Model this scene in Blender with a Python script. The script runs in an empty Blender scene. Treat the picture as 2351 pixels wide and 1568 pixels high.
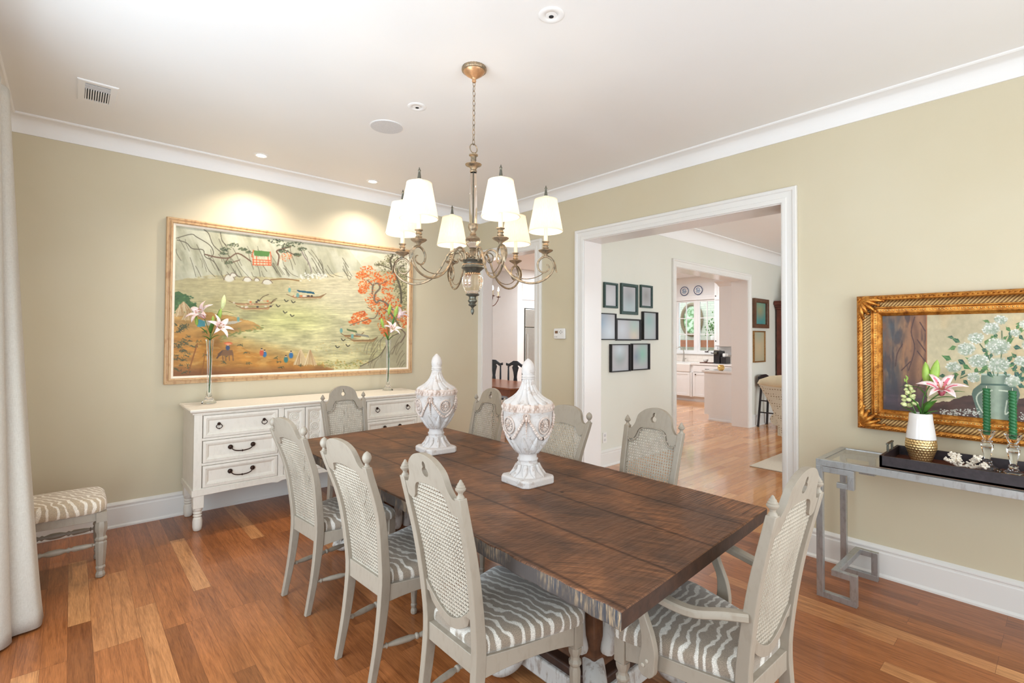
import bpy, bmesh, math, random
import numpy as np
from mathutils import Vector, Matrix
from mathutils.geometry import tessellate_polygon
random.seed(7)
SC = bpy.context.scene
COL = SC.collection
PI = math.pi
CEIL = 3.07

# ------------------------------------------------------------------ camera
cam = bpy.data.cameras.new('camera'); camo = bpy.data.objects.new('camera', cam); COL.objects.link(camo)
SC.camera = camo
cam.sensor_fit = 'HORIZONTAL'; cam.sensor_width = 36.0
cam.lens = 1137.858 / 2351 * 36.0
cam.shift_x = 0.0
cam.shift_y = -(784 - 754.259) / 2351
cam.clip_start = 0.05
_p, _r, _y = 0.0193093, 0.0055284, 0.7268553
_F = Vector((math.sin(_y) * math.cos(_p), math.cos(_y) * math.cos(_p), math.sin(_p)))
_R0 = Vector((math.cos(_y), -math.sin(_y), 0)); _U0 = _R0.cross(_F)
_R = math.cos(_r) * _R0 + math.sin(_r) * _U0; _U = -math.sin(_r) * _R0 + math.cos(_r) * _U0
_m = Matrix((( _R.x, _U.x, -_F.x, -3.875751), (_R.y, _U.y, -_F.y, -4.988693), (_R.z, _U.z, -_F.z, 1.5), (0, 0, 0, 1)))
camo.matrix_world = _m

# ------------------------------------------------------------------ world, exposure, daylight
SC.view_settings.view_transform = 'Standard'; SC.view_settings.look = 'None'
SC.view_settings.gamma = 1.0; SC.view_settings.use_curve_mapping = False
SC.view_settings.exposure = 0.52
W = bpy.data.worlds.new('world'); SC.world = W; W.use_nodes = True
bg = W.node_tree.nodes['Background']; bg.inputs[0].default_value = (0.80, 0.92, 1.0, 1); bg.inputs[1].default_value = 1.6

def area(name, loc, direction, sx, sy, power, color, spread=PI):
    l = bpy.data.lights.new(name, 'AREA'); l.shape = 'RECTANGLE'; l.size = sx; l.size_y = sy
    l.energy = power; l.color = color; l.spread = spread
    o = bpy.data.objects.new(name, l); COL.objects.link(o); o.location = loc
    o.rotation_euler = Vector(direction).to_track_quat('-Z', 'Y').to_euler()
    return o
DAY = (0.70, 0.85, 1.0)
# daylight through the windows (window_1.. below), each light stands in its own window opening
area('daylight_left', (-4.46, -2.80, 1.45), (1, .55, 0), 1.6, 2.2, 44, DAY)
area('daylight_left_near', (-4.46, -5.00, 1.45), (1, .9, 0), 1.5, 2.2, 12, DAY)
area('daylight_front', (-2.1, -6.40, 1.45), (0, 1, 0), 2.8, 2.2, 42, (0.86, 0.93, 1.0))
area('daylight_living', (3.6, -6.40, 1.45), (0, 1, 0), 4.6, 2.3, 72, (0.86, 0.95, 1.0))

# ------------------------------------------------------------------ helpers
class NT:
    def __init__(s, name):
        s.m = bpy.data.materials.new(name); s.m.use_nodes = True; s.t = s.m.node_tree
        s.b = s.t.nodes['Principled BSDF']; s.o = s.t.nodes['Material Output']
    def n(s, kind, **kw):
        nd = s.t.nodes.new(kind)
        for k, v in kw.items():
            if k.startswith('i_'):
                key = k[2:]
                nd.inputs[int(key) if key.isdigit() else key.replace('_', ' ')].default_value = v
            else: setattr(nd, k, v)
        return nd
    def l(s, a, b): s.t.links.new(a, b)
    def coord(s, scale=(1, 1, 1), rot=(0, 0, 0), loc=(0, 0, 0), which='Object'):
        c = s.n('ShaderNodeTexCoord'); m = s.n('ShaderNodeMapping')
        m.inputs['Scale'].default_value = scale; m.inputs['Rotation'].default_value = rot; m.inputs['Location'].default_value = loc
        s.l(c.outputs[which], m.inputs[0]); return m.outputs[0]
    def noise(s, vec, scale, detail=3, rough=.55, dist=0):
        nd = s.n('ShaderNodeTexNoise'); nd.inputs['Scale'].default_value = scale; nd.inputs['Detail'].default_value = detail
        nd.inputs['Roughness'].default_value = rough; nd.inputs['Distortion'].default_value = dist
        if vec is not None: s.l(vec, nd.inputs['Vector'])
        return nd.outputs[0]
    def ramp(s, fac, stops, interp='LINEAR'):
        r = s.n('ShaderNodeValToRGB'); r.color_ramp.interpolation = interp; e = r.color_ramp.elements
        while len(e) > 1: e.remove(e[-1])
        e[0].position = stops[0][0]; e[0].color = (*stops[0][1], 1) if len(stops[0][1]) == 3 else stops[0][1]
        for p, c in stops[1:]:
            x = e.new(p); x.color = (*c, 1)
        s.l(fac, r.inputs[0]); return r.outputs[0]
    def mix(s, fac, a, b, mode='MIX'):
        m = s.n('ShaderNodeMix', data_type='RGBA', blend_type=mode)
        for v, i in ((fac, 0), (a, 6), (b, 7)):
            if isinstance(v, (int, float)): m.inputs[i].default_value = v
            elif isinstance(v, tuple): m.inputs[i].default_value = (*v, 1)
            else: s.l(v, m.inputs[i])
        return m.outputs[2]
    def bump(s, h, strength=.3, dist=.01, prev=None):
        b = s.n('ShaderNodeBump'); b.inputs['Strength'].default_value = strength; b.inputs['Distance'].default_value = dist
        s.l(h, b.inputs['Height'])
        if prev is not None: s.l(prev, b.inputs['Normal'])
        s.l(b.outputs[0], s.b.inputs['Normal']); return b.outputs[0]
    def set(s, col=None, rough=None, metal=None, **kw):
        for k, v in (('Base Color', col), ('Roughness', rough), ('Metallic', metal)):
            if v is None: continue
            if isinstance(v, tuple): s.b.inputs[k].default_value = (*v, 1)
            elif isinstance(v, (int, float)): s.b.inputs[k].default_value = v
            else: s.l(v, s.b.inputs[k])
        for k, v in kw.items(): s.b.inputs[k.replace('_', ' ')].default_value = v
        return s
def lin(r, g, b):
    f = lambda c: (c / 255) / 12.92 if c <= 10 else ((c / 255 + .055) / 1.055) ** 2.4
    return (f(r), f(g), f(b))
def plain(name, col, rough=.5, metal=0, nscale=30, var=.06, bump=0.0, **kw):
    """procedural: colour varied by noise"""
    t = NT(name); v = t.coord()
    n = t.noise(v, nscale, 4)
    hi = tuple(min(1, c * (1 + var)) for c in col); lo = tuple(c * (1 - var) for c in col)
    t.set(t.ramp(n, [(.3, lo), (.7, hi)]), rough, metal, **kw)
    if bump: t.bump(n, bump, .004)
    return t.m
MAT = {}

class MB:
    def __init__(s): s.v = []; s.f = []; s.mi = []; s.cm = 0
    def add(s, vs, fs):
        o = len(s.v); s.v += [tuple(v) for v in vs]; s.f += [tuple(i + o for i in f) for f in fs]; s.mi += [s.cm] * len(fs); return s
    def box(s, x0, x1, y0, y1, z0, z1, M=None):
        vs = [Vector((x, y, z)) for x in (x0, x1) for y in (y0, y1) for z in (z0, z1)]
        if M is not None: vs = [M @ v for v in vs]
        return s.add(vs, [(0, 1, 3, 2), (4, 6, 7, 5), (0, 4, 5, 1), (2, 3, 7, 6), (0, 2, 6, 4), (1, 5, 7, 3)])
    def rings(s, rings, cap=True, closed=False, wrap=True):
        n = len(rings[0]); vs = [v for r in rings for v in r]; fs = []
        m = len(rings); rr = range(m if closed else m - 1)
        for i in rr:
            a = i * n; b = ((i + 1) % m) * n
            for j in range(n if wrap else n - 1):
                k = (j + 1) % n; fs.append((a + j, a + k, b + k, b + j))
        if cap and not closed:
            fs.append(tuple(range(n - 1, -1, -1))); fs.append(tuple((m - 1) * n + j for j in range(n)))
        return s.add(vs, fs)
    def lathe(s, prof, seg=24, c=(0, 0, 0), M=None, lobes=0, amp=0, ph=0, sq=None):
        """prof: (r,z[,lobeamp]) bottom to top"""
        R = []
        for p in prof:
            r, z = p[0], p[1]; la = p[2] if len(p) > 2 else amp; ring = []
            for k in range(seg):
                a = 2 * PI * k / seg + ph
                q = r * (1 + la * math.cos(lobes * a)) if lobes else r
                v = Vector((q * math.cos(a), q * math.sin(a), z)); 
                if M is not None: v = M @ v
                ring.append(v + Vector(c))
            R.append(ring)
        return s.rings(R)
    def tube(s, pts, r, seg=8, cap=True, closed=False, flat=1.0):
        pts = [Vector(p) for p in pts]; n = len(pts)
        rs = r if isinstance(r, (list, tuple)) else [r] * n
        T = []
        for i in range(n):
            if closed: d = pts[(i + 1) % n] - pts[i - 1]
            else: d = pts[min(i + 1, n - 1)] - pts[max(i - 1, 0)]
            T.append(d.normalized() if d.length > 1e-9 else Vector((0, 0, 1)))
        u = T[0].orthogonal().normalized(); R = []
        if abs(T[0].z) < .9: 
            u = T[0].cross(Vector((0, 0, 1))).normalized()
        for i in range(n):
            u = (u - T[i] * u.dot(T[i])); u = u.normalized() if u.length > 1e-6 else T[i].orthogonal().normalized()
            w = T[i].cross(u)
            R.append([pts[i] + rs[i] * (math.cos(2 * PI * k / seg) * u * flat + math.sin(2 * PI * k / seg) * w) for k in range(seg)])
        return s.rings(R, cap=cap, closed=closed)
    def bar(s, a, b, w, h=None):
        """square bar from a to b, w across, h the other way"""
        a = Vector(a); b = Vector(b); h = h or w; d = (b - a).normalized()
        up = Vector((0, 0, 1)) if abs(d.z) < .9 else Vector((0, 1, 0))
        u = d.cross(up).normalized(); v = u.cross(d)
        q = [(-1, -1), (1, -1), (1, 1), (-1, 1)]
        return s.rings([[p + u * i * w / 2 + v * j * h / 2 for i, j in q] for p in (a, b)])
    def prism(s, outer, holes=(), fn=None, t0=0, t1=.02, sub=None):
        """2D polygon extruded; fn(u,w,t)->xyz"""
        fn = fn or (lambda u, w, t: (u, w, t))
        loops = [list(outer)] + [list(h) for h in holes]
        tris = tessellate_polygon([[Vector((p[0], p[1], 0)) for p in L] for L in loops])
        flat = [p for L in loops for p in L]; n = len(flat)
        vs = [fn(p[0], p[1], t0) for p in flat] + [fn(p[0], p[1], t1) for p in flat]
        fs = [(a, b, c) for a, b, c in tris] + [(c + n, b + n, a + n) for a, b, c in tris]
        o = 0
        for L in loops:
            k = len(L)
            for i in range(k): j = (i + 1) % k; fs.append((o + i, o + j, o + j + n, o + i + n))
            o += k
        return s.add(vs, fs)
    def ball(s, c, r, seg=12, rr=8, sc=(1, 1, 1)):
        R = []
        for i in range(rr + 1):
            a = -PI / 2 + PI * i / rr; q = max(math.cos(a), 1e-3) * r
            R.append([Vector((c[0] + q * math.cos(2 * PI * k / seg) * sc[0], c[1] + q * math.sin(2 * PI * k / seg) * sc[1], c[2] + r * math.sin(a) * sc[2])) for k in range(seg)])
        return s.rings(R)
    def build(s, name, m, parent=None, bev=0, smooth=35, bseg=2, sub=0):
        me = bpy.data.meshes.new(name); me.from_pydata([tuple(v) for v in s.v], [], s.f)
        bm = bmesh.new(); bm.from_mesh(me); bmesh.ops.recalc_face_normals(bm, faces=bm.faces); bm.to_mesh(me); bm.free()
        ms = m if isinstance(m, (list, tuple)) else [m]
        for x in ms: me.materials.append(x)
        if len(ms) > 1: me.polygons.foreach_set('material_index', s.mi)
        if smooth:
            me.polygons.foreach_set('use_smooth', [True] * len(me.polygons)); me.set_sharp_from_angle(angle=math.radians(smooth))
        o = bpy.data.objects.new(name, me); COL.objects.link(o)
        if parent is not None: o.parent = parent
        if bev:
            b = o.modifiers.new('bevel', 'BEVEL'); b.width = bev; b.segments = bseg; b.limit_method = 'ANGLE'; b.angle_limit = math.radians(35); b.harden_normals = False
        if sub:
            q = o.modifiers.new('sub', 'SUBSURF'); q.levels = sub; q.render_levels = sub
        return o
def tag(o, label, cat, group=None, kind=None):
    o['label'] = label; o['category'] = cat
    if group: o['group'] = group
    if kind: o['kind'] = kind
    return o
def thing(name, label, cat, loc=(0, 0, 0), rz=0, group=None):
    o = bpy.data.objects.new(name, None); COL.objects.link(o); o.empty_display_size = .1
    o.location = loc; o.rotation_euler = (0, 0, rz); return tag(o, label, cat, group)
def struct(o): o['kind'] = 'structure'; return o
def dup(root, loc, rz, label):
    kids = {}
    for x in bpy.data.objects:
        if x.parent is not None: kids.setdefault(x.parent.name, []).append(x)
    def rec(o, par):
        c = o.copy(); COL.objects.link(c); c.parent = par
        for k in kids.get(o.name, []): rec(k, c)
        return c
    r = rec(root, None); r.location = loc; r.rotation_euler = (0, 0, rz); r['label'] = label; return r
def interp(tab, x):
    if x <= tab[0][0]: return tab[0][1]
    for (a, b), (c, d) in zip(tab, tab[1:]):
        if x <= c:
            t = (x - a) / (c - a); return b + (d - b) * t
    return tab[-1][1]
def spline(pts, n=6, closed=False):
    """Catmull-Rom"""
    P = [Vector(p) for p in pts]; out = []; m = len(P)
    for i in range(m if closed else m - 1):
        if closed: a, b, c, d = P[i - 1], P[i], P[(i + 1) % m], P[(i + 2) % m]
        else: a, b, c, d = P[max(i - 1, 0)], P[i], P[i + 1], P[min(i + 2, m - 1)]
        for k in range(n):
            t = k / n; out.append(.5 * ((2 * b) + (c - a) * t + (2 * a - 5 * b + 4 * c - d) * t * t + (3 * b - a - 3 * c + d) * t ** 3))
    if not closed: out.append(P[-1])
    return out
def smoothf(tab, n=8):
    return [(p.x, p.y) for p in spline([(a, b, 0) for a, b in tab], n)]

# ------------------------------------------------------------------ materials
def wall_paint(name, c1, c2):
    t = NT(name); v = t.coord(); n = t.noise(v, 1.3, 3, .5); f = t.noise(v, 260, 2)
    t.set(t.ramp(n, [(.35, c1), (.65, c2)]), .62); t.bump(f, .05, .002); return t.m
MAT['wall'] = wall_paint('sage_wall_paint', lin(207, 194, 165), lin(210, 198, 171))
MAT['wall2'] = wall_paint('pale_wall_paint', lin(222, 219, 206), lin(225, 222, 210))
MAT['ceil'] = wall_paint('ceiling_paint', lin(240, 237, 234), lin(242, 239, 236))
MAT['kwall'] = wall_paint('kitchen_paint', lin(232, 230, 228), lin(234, 232, 230))
MAT['trim'] = plain('white_trim_paint', lin(232, 228, 222), .32, nscale=3, var=.01)
MAT['dark'] = plain('painted_cavity_shade', (.02, .02, .02), .8)  # near-black paint for the shade inside openings

def floor_mat(name, along_x, dark, mid, light, w=.092, rough=.2, coat=.16, grain=1.0):
    t = NT(name); rot = (0, 0, 0) if along_x else (0, 0, PI / 2)
    v = t.coord(rot=rot)
    br = t.n('ShaderNodeTexBrick'); t.l(v, br.inputs['Vector'])
    br.offset = .37; br.offset_frequency = 3; br.squash = 1
    for k, x in (('Scale', 1), ('Mortar Size', .0007), ('Mortar Smooth', .2), ('Bias', 0), ('Brick Width', .95), ('Row Height', w)): br.inputs[k].default_value = x
    br.inputs['Color1'].default_value = (0, 0, 0, 1); br.inputs['Color2'].default_value = (1, 1, 1, 1); br.inputs['Mortar'].default_value = (.5, .5, .5, 1)
    bw = t.n('ShaderNodeSeparateColor'); t.l(br.outputs['Color'], bw.inputs[0])
    # per board offset of the grain
    comb = t.n('ShaderNodeCombineXYZ'); mul = t.n('ShaderNodeMath', operation='MULTIPLY'); mul.inputs[1].default_value = 37.0
    t.l(bw.outputs[0], mul.inputs[0]); t.l(mul.outputs[0], comb.inputs[0]); t.l(mul.outputs[0], comb.inputs[2])
    add = t.n('ShaderNodeVectorMath', operation='ADD'); t.l(v, add.inputs[0]); t.l(comb.outputs[0], add.inputs[1])
    mp = t.n('ShaderNodeMapping'); mp.inputs['Scale'].default_value = (1.6, 22, 1); t.l(add.outputs[0], mp.inputs[0])
    g1 = t.noise(mp.outputs[0], 2.2, 6, .65, .8)
    mp2 = t.n('ShaderNodeMapping'); mp2.inputs['Scale'].default_value = (5, 120, 1); t.l(add.outputs[0], mp2.inputs[0])
    g2 = t.noise(mp2.outputs[0], 3, 3, .6)
    base = t.ramp(bw.outputs[0], [(0, dark), (.45, mid), (.8, mid), (1, light)])
    tone = t.ramp(g1, [(.3, (.62, .56, .52)), (.5, (.95, .95, .95)), (.72, (1.22, 1.24, 1.28))])
    c = t.mix(grain, base, tone, 'MULTIPLY')
    c = t.mix(.42 * grain, c, t.mix(1.0, c, t.ramp(g2, [(.35, (.45, .38, .34)), (.6, (1.15, 1.15, 1.15))]), 'MULTIPLY'))
    # a slow drift of wear
    big = t.noise(v, .9, 3)
    c = t.mix(1.0, c, t.ramp(big, [(.3, (.88, .86, .84)), (.7, (1.1, 1.1, 1.1))]), 'MULTIPLY')
    seam = t.ramp(br.outputs['Fac'], [(0, (1, 1, 1)), (1, (.38, .30, .26))])
    c = t.mix(1.0, c, seam, 'MULTIPLY')
    t.set(c, rough + .12); t.b.inputs['Specular IOR Level'].default_value = .35; t.b.inputs['Coat Weight'].default_value = coat; t.b.inputs['Coat Roughness'].default_value = .07
    t.bump(g1, .06, .002, None); return t.m
MAT['floor'] = floor_mat('oak_floor_boards', False, lin(130, 76, 40), lin(163, 99, 54), lin(200, 142, 90))
MAT['floor2'] = floor_mat('polished_oak_floor_boards', True, lin(186, 120, 68), lin(206, 144, 88), lin(222, 166, 110), rough=.10, coat=.5, grain=.45)

# ------------------------------------------------------------------ room shell
def wallbox(name, boxes, m):
    b = MB()
    for q in boxes: b.box(*q)
    return struct(b.build(name, m, smooth=0))
FY = -6.2; LX = -4.31; EX = 7.95; NY = 4.2
WT = .267
wallbox('floor', [(LX - .2, .135, FY - .2, .25, -.12, 0)], MAT['floor'])
wallbox('floor_far_rooms', [(.135, EX + .2, FY - .2, NY + .2, -.12, 0)], MAT['floor2'])
wallbox('ceiling', [(LX - .2, EX + .2, FY - .2, NY + .2, CEIL, CEIL + .15)], MAT['ceil'])
wallbox('wall_back', [(LX - .2, 0, 0, .2, 0, CEIL)], MAT['wall'])
# right wall with the wide and the narrow cased opening; two skins so each room keeps its own paint
def rightwall(x0, x1):
    return [(x0, x1, FY - .2, -3.60, 0, CEIL), (x0, x1, -3.60, -1.724, 2.50, CEIL), (x0, x1, -1.724, -1.02, 0, CEIL),
            (x0, x1, -1.02, -.072, 2.50, CEIL), (x0, x1, -.072, .2, 0, CEIL)]
wallbox('wall_right', rightwall(0, WT / 2), MAT['wall'])
wallbox('wall_right_far_side', [(WT / 2, WT, FY - .2, -3.60, 0, CEIL), (WT / 2, WT, -3.60, -1.724, 2.50, CEIL), (WT / 2, WT, -1.724, -1.075, 0, CEIL)], MAT['wall2'])
KX = .145                                                         # the wall is thinner beside the kitchen
wallbox('wall_kitchen_west', [(WT / 2, KX, -1.075, -1.02, 0, CEIL), (WT / 2, KX, -1.02, -.072, 2.50, CEIL), (WT / 2, KX, -.072, NY, 0, CEIL)], MAT['kwall'])
def win_wall(axis, at, thick, a0, a1, wins, m, name):
    b = MB()
    def q(s0, s1, z0, z1):
        if axis == 'x': b.box(at - thick, at, s0, s1, z0, z1)
        else: b.box(s0, s1, at - thick, at, z0, z1)
    cur = a0
    for (w0, w1, z0, z1) in wins:
        q(cur, w0, 0, CEIL); q(w0, w1, 0, z0); q(w0, w1, z1, CEIL); cur = w1
    q(cur, a1, 0, CEIL)
    return struct(b.build(name, m, smooth=0))
win_wall('x', LX, .2, FY - .2, .2, [(-5.9, -4.1, .3, 2.6), (-3.7, -1.9, .3, 2.6)], MAT['wall'], 'wall_left')
win_wall('y', FY, .2, LX, .135, [(-3.55, -.65, .3, 2.6)], MAT['wall'], 'wall_front')
win_wall('y', FY, .2, .135, EX, [(1.2, 6.0, .25, 2.6)], MAT['wall2'], 'wall_living_front')
def window_frame(name, axis, at, w0, w1, z0, z1, nx, nz, inward=1):
    """frame, sash bars and glass standing in an opening"""
    b = MB(); d0, d1 = at - .07 * inward, at - .03 * inward
    lo, hi = min(d0, d1), max(d0, d1)
    def q(mb, s0, s1, a, c, e=0):
        if axis == 'x': mb.box(lo - e, hi + e, s0, s1, a, c)
        else: mb.box(s0, s1, lo - e, hi + e, a, c)
    f = .055
    q(b, w0, w1, z0, z0 + f); q(b, w0, w1, z1 - f, z1); q(b, w0, w0 + f, z0 + f, z1 - f); q(b, w1 - f, w1, z0 + f, z1 - f)
    root = struct(b.build(name, MAT['trim'], smooth=0, bev=.004))
    m = MB()
    for i in range(1, nx): x = w0 + (w1 - w0) * i / nx; q(m, x - .012, x + .012, z0 + f, z1 - f, -.008)
    for i in range(1, nz): z = z0 + (z1 - z0) * i / nz; q(m, w0 + f, w1 - f, z - .012, z + .012, -.009)
    m.build('sash_bars', MAT['trim'], root, smooth=0)
    return root
window_frame('window_1', 'x', LX - .05, -5.9, -4.1, .3, 2.6, 2, 3)
window_frame('window_2', 'x', LX - .05, -3.7, -1.9, .3, 2.6, 2, 3)
window_frame('window_3', 'y', FY - .05, -3.55, -.65, .3, 2.6, 4, 3)
window_frame('window_4', 'y', FY - .05, 1.2, 6.0, .25, 2.6, 6, 3)

# living room / kitchen walls
LN = -1.349
wallbox('wall_living_north', [(WT, 2.41, LN, -1.21, 0, CEIL), (2.41, 4.73, LN, -1.21, 2.51, CEIL), (4.73, EX, LN, -1.21, 0, CEIL)], MAT['wall2'])
wallbox('wall_kitchen_south', [(WT, 2.41, -1.21, -1.075, 0, CEIL), (2.41, 4.73, -1.21, -1.075, 2.51, CEIL), (4.73, EX, -1.21, -1.075, 0, CEIL)], MAT['kwall'])
wallbox('wall_living_east', [(EX, EX + .2, FY - .2, LN, 0, CEIL)], MAT['wall2'])
wallbox('wall_kitchen_north', [(WT / 2, EX + .2, NY, NY + .2, 0, CEIL)], MAT['kwall'])
wallbox('wall_kitchen_east', [(EX, EX + .2, LN, .79, 0, CEIL), (EX, EX + .2, .79, 1.84, 0, 1.17), (EX, EX + .2, .79, 1.84, 2.49, CEIL), (EX, EX + .2, 1.84, NY, 0, CEIL)], MAT['kwall'])

# trims: casings, crowns, baseboards
def sweep_profile(b, prof, path, inward):
    """prof (d,z) points; path list of (x,y); inward list of unit offset vectors per path point"""
    R = [[Vector((x + ix * d, y + iy * d, z)) for d, z in prof] for (x, y), (ix, iy) in zip(path, inward)]
    b.rings(R, cap=True)
def cove(z0, z1, d, n=7):
    pr = [(-.002, z0 - .016), (.010, z0 - .016), (.012, z0)]
    for i in range(1, n + 1):
        a = PI / 2 * i / n
        pr.append((.012 + (d - .03) * (1 - math.cos(a)), z0 + (z1 - z0 - .014) * math.sin(a)))
    pr += [(d - .008, z1 - .014), (d, z1 - .008), (d, z1 + .002), (-.002, z1 + .002)]
    return pr
b = MB(); sweep_profile(b, cove(2.967, CEIL, .115), [(LX, FY), (LX, 0), (0, 0), (0, FY), (LX, FY)], [(1, 1), (1, -1), (-1, -1), (-1, 1), (1, 1)])
struct(b.build('trim_1', MAT['ceil'], smooth=30))
b = MB(); sweep_profile(b, cove(2.905, CEIL, .15), [(WT, FY), (WT, LN), (EX, LN), (EX, FY), (WT, FY)], [(1, 1), (1, -1), (-1, -1), (-1, 1), (1, 1)])
struct(b.build('trim_2', MAT['ceil'], smooth=30))
b = MB(); sweep_profile(b, cove(2.93, CEIL, .12), [(KX, -1.075), (KX, NY), (EX, NY), (EX, -1.075), (KX, -1.075)], [(1, 1), (1, -1), (-1, -1), (-1, 1), (1, 1)])
struct(b.build('trim_3', MAT['trim'], smooth=30))
BASE = [(0, 0), (.028, 0), (.028, .012), (.018, .024), (.018, .150), (.014, .156), (.014, .166), (.020, .170), (.020, .178), (.009, .192), (0, .196)]
def baseboard(name, runs):
    b = MB()
    for (x0, y0, x1, y1, ix, iy) in runs: sweep_profile(b, BASE, [(x0, y0), (x1, y1)], [(ix, iy), (ix, iy)])
    return struct(b.build(name, MAT['trim'], smooth=30))
baseboard('baseboard_back', [(LX, 0, 0, 0, 0, -1)])
baseboard('baseboard_right', [(0, FY, 0, -3.70, -1, 0), (0, -1.62, 0, -1.122, -1, 0)])
baseboard('baseboard_left', [(LX, FY, LX, 0, 1, 0)])
baseboard('baseboard_living_north', [(WT, LN, 2.33, LN, 0, -1), (4.82, LN, EX, LN, 0, -1)])
baseboard('baseboard_living_east', [(EX, FY, EX, LN, -1, 0)])
baseboard('baseboard_kitchen', [(KX, .04, KX, NY, 1, 0), (KX, NY, 3.65, NY, 0, -1)])
CAS = [(0, 0), (0, .014), (.008, .018), (.030, .018), (.034, .014), (.072, .018), (.078, .026), (.098, .030), (.104, .022), (.104, 0)]  # (across from inner edge, out)
def casing(name, mapf, a0, a1, ztop):
    """mapf(along, out, z) ; opening from a0 to a1"""
    b = MB(); R = []
    for (al, z, sx, sz) in ((a0, 0, -1, 0), (a0, ztop, -1, 1), (a1, ztop, 1, 1), (a1, 0, 1, 0)):
        R.append([Vector(mapf(al + sx * w, o, z + sz * w)) for w, o in CAS])
    b.rings(R)
    return struct(b.build(name, MAT['trim'], smooth=30))
casing('trim_4', lambda a, o, z: (-o, a, z), -3.60, -1.724, 2.50)
casing('trim_5', lambda a, o, z: (-o, a, z), -1.02, -.072, 2.50)
casing('trim_6', lambda a, o, z: (a, LN - o, z), 2.41, 4.73, 2.51)
casing('trim_7', lambda a, o, z: (WT + o, a, z), -3.60, -1.724, 2.50)
casing('trim_8', lambda a, o, z: (KX + o, a, z), -.965, -.072, 2.50)
def jamb(name, boxes):
    b = MB()
    for q in boxes: b.box(*q)
    return struct(b.build(name, MAT['jamb'], smooth=0))
MAT['jamb'] = plain('glossy_white_jamb_paint', lin(228, 220, 214), .22, nscale=3, var=.01)
jamb('trim_9', [(-.001, WT + .001, -1.732, -1.7235, 0, 2.50), (-.001, WT + .001, -3.6005, -3.592, 0, 2.50), (-.001, WT + .001, -3.592, -1.732, 2.492, 2.5005)])
jamb('trim_10', [(-.001, KX + .001, -1.0205, -1.012, 0, 2.50), (-.001, KX + .001, -.080, -.0715, 0, 2.50), (-.001, KX + .001, -1.012, -.080, 2.492, 2.5005)])
jamb('trim_11', [(2.4095, 2.418, LN - .001, -1.074, 0, 2.51), (4.722, 4.7305, LN - .001, -1.074, 0, 2.51), (2.418, 4.722, LN - .001, -1.074, 2.502, 2.5105)])

# ------------------------------------------------------------------ dining chairs
def painted(name, base, worn, amt=.5, rough=.5):
    t = NT(name); v = t.coord(scale=(1, 1, .35)); n = t.noise(v, 40, 5, .6); n2 = t.noise(t.coord(), 140, 3)
    t.set(t.mix(t.ramp(n, [(.36, (amt, amt, amt)), (.50, (0, 0, 0))]), base, worn), rough)
    t.bump(n2, .12, .001); return t.m
MAT['chair'] = painted('grey_beige_chalk_paint', lin(155, 143, 127), lin(132, 119, 103), .28)
MAT['cane'] = painted('painted_cane', lin(182, 171, 154), lin(160, 146, 128), .4, .6)
def zebra(name, dark, light, scale=15, rot=0.0):
    t = NT(name); v = t.coord(rot=(0, 0, rot), scale=(.8, 1, .35))
    d = t.noise(v, 7, 2, .5)
    sub = t.n('ShaderNodeMath', operation='SUBTRACT'); sub.inputs[1].default_value = .5; t.l(d, sub.inputs[0])
    wv = t.n('ShaderNodeTexWave', wave_type='BANDS', bands_direction='Y', wave_profile='SIN')
    wv.inputs['Scale'].default_value = scale * .56; wv.inputs['Distortion'].default_value = 7.5; wv.inputs['Detail'].default_value = 2.0; wv.inputs['Detail Scale'].default_value = 1.0; wv.inputs['Detail Roughness'].default_value = .62
    t.l(v, wv.inputs[0]); fz = t.noise(t.coord(), 420, 2); thr = t.noise(v, 16, 2)
    m = t.n('ShaderNodeMath', operation='ADD'); t.l(wv.outputs['Fac'], m.inputs[0])
    k = t.n('ShaderNodeMath', operation='MULTIPLY'); k.inputs[1].default_value = .35; t.l(fz, k.inputs[0]); t.l(k.outputs[0], m.inputs[1])
    m2 = t.n('ShaderNodeMath', operation='ADD'); t.l(m.outputs[0], m2.inputs[0]); k2 = t.n('ShaderNodeMath', operation='MULTIPLY'); k2.inputs[1].default_value = .75; t.l(thr, k2.inputs[0]); t.l(k2.outputs[0], m2.inputs[1])
    dv = t.n('ShaderNodeMath', operation='MULTIPLY'); dv.inputs[1].default_value = .6; t.l(m2.outputs[0], dv.inputs[0])
    t.set(t.ramp(dv.outputs[0], [(0, dark), (.72, dark), (.86, light)]), .85)
    spk = t.ramp(fz, [(.42, (.80, .80, .80)), (.60, (1.18, 1.18, 1.18))]); lk = t.b.inputs['Base Color'].links[0].from_socket; t.set(t.mix(1.0, lk, spk, 'MULTIPLY'))
    t.b.inputs['Sheen Weight'].default_value = .4; t.bump(fz, .5, .002); return t.m
MAT['zebra'] = zebra('taupe_zebra_velvet', lin(142, 126, 108), lin(212, 204, 192), 19, 1.40)
MAT['glide'] = plain('dark_felt_glide', (.03, .03, .03), .9)

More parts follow.
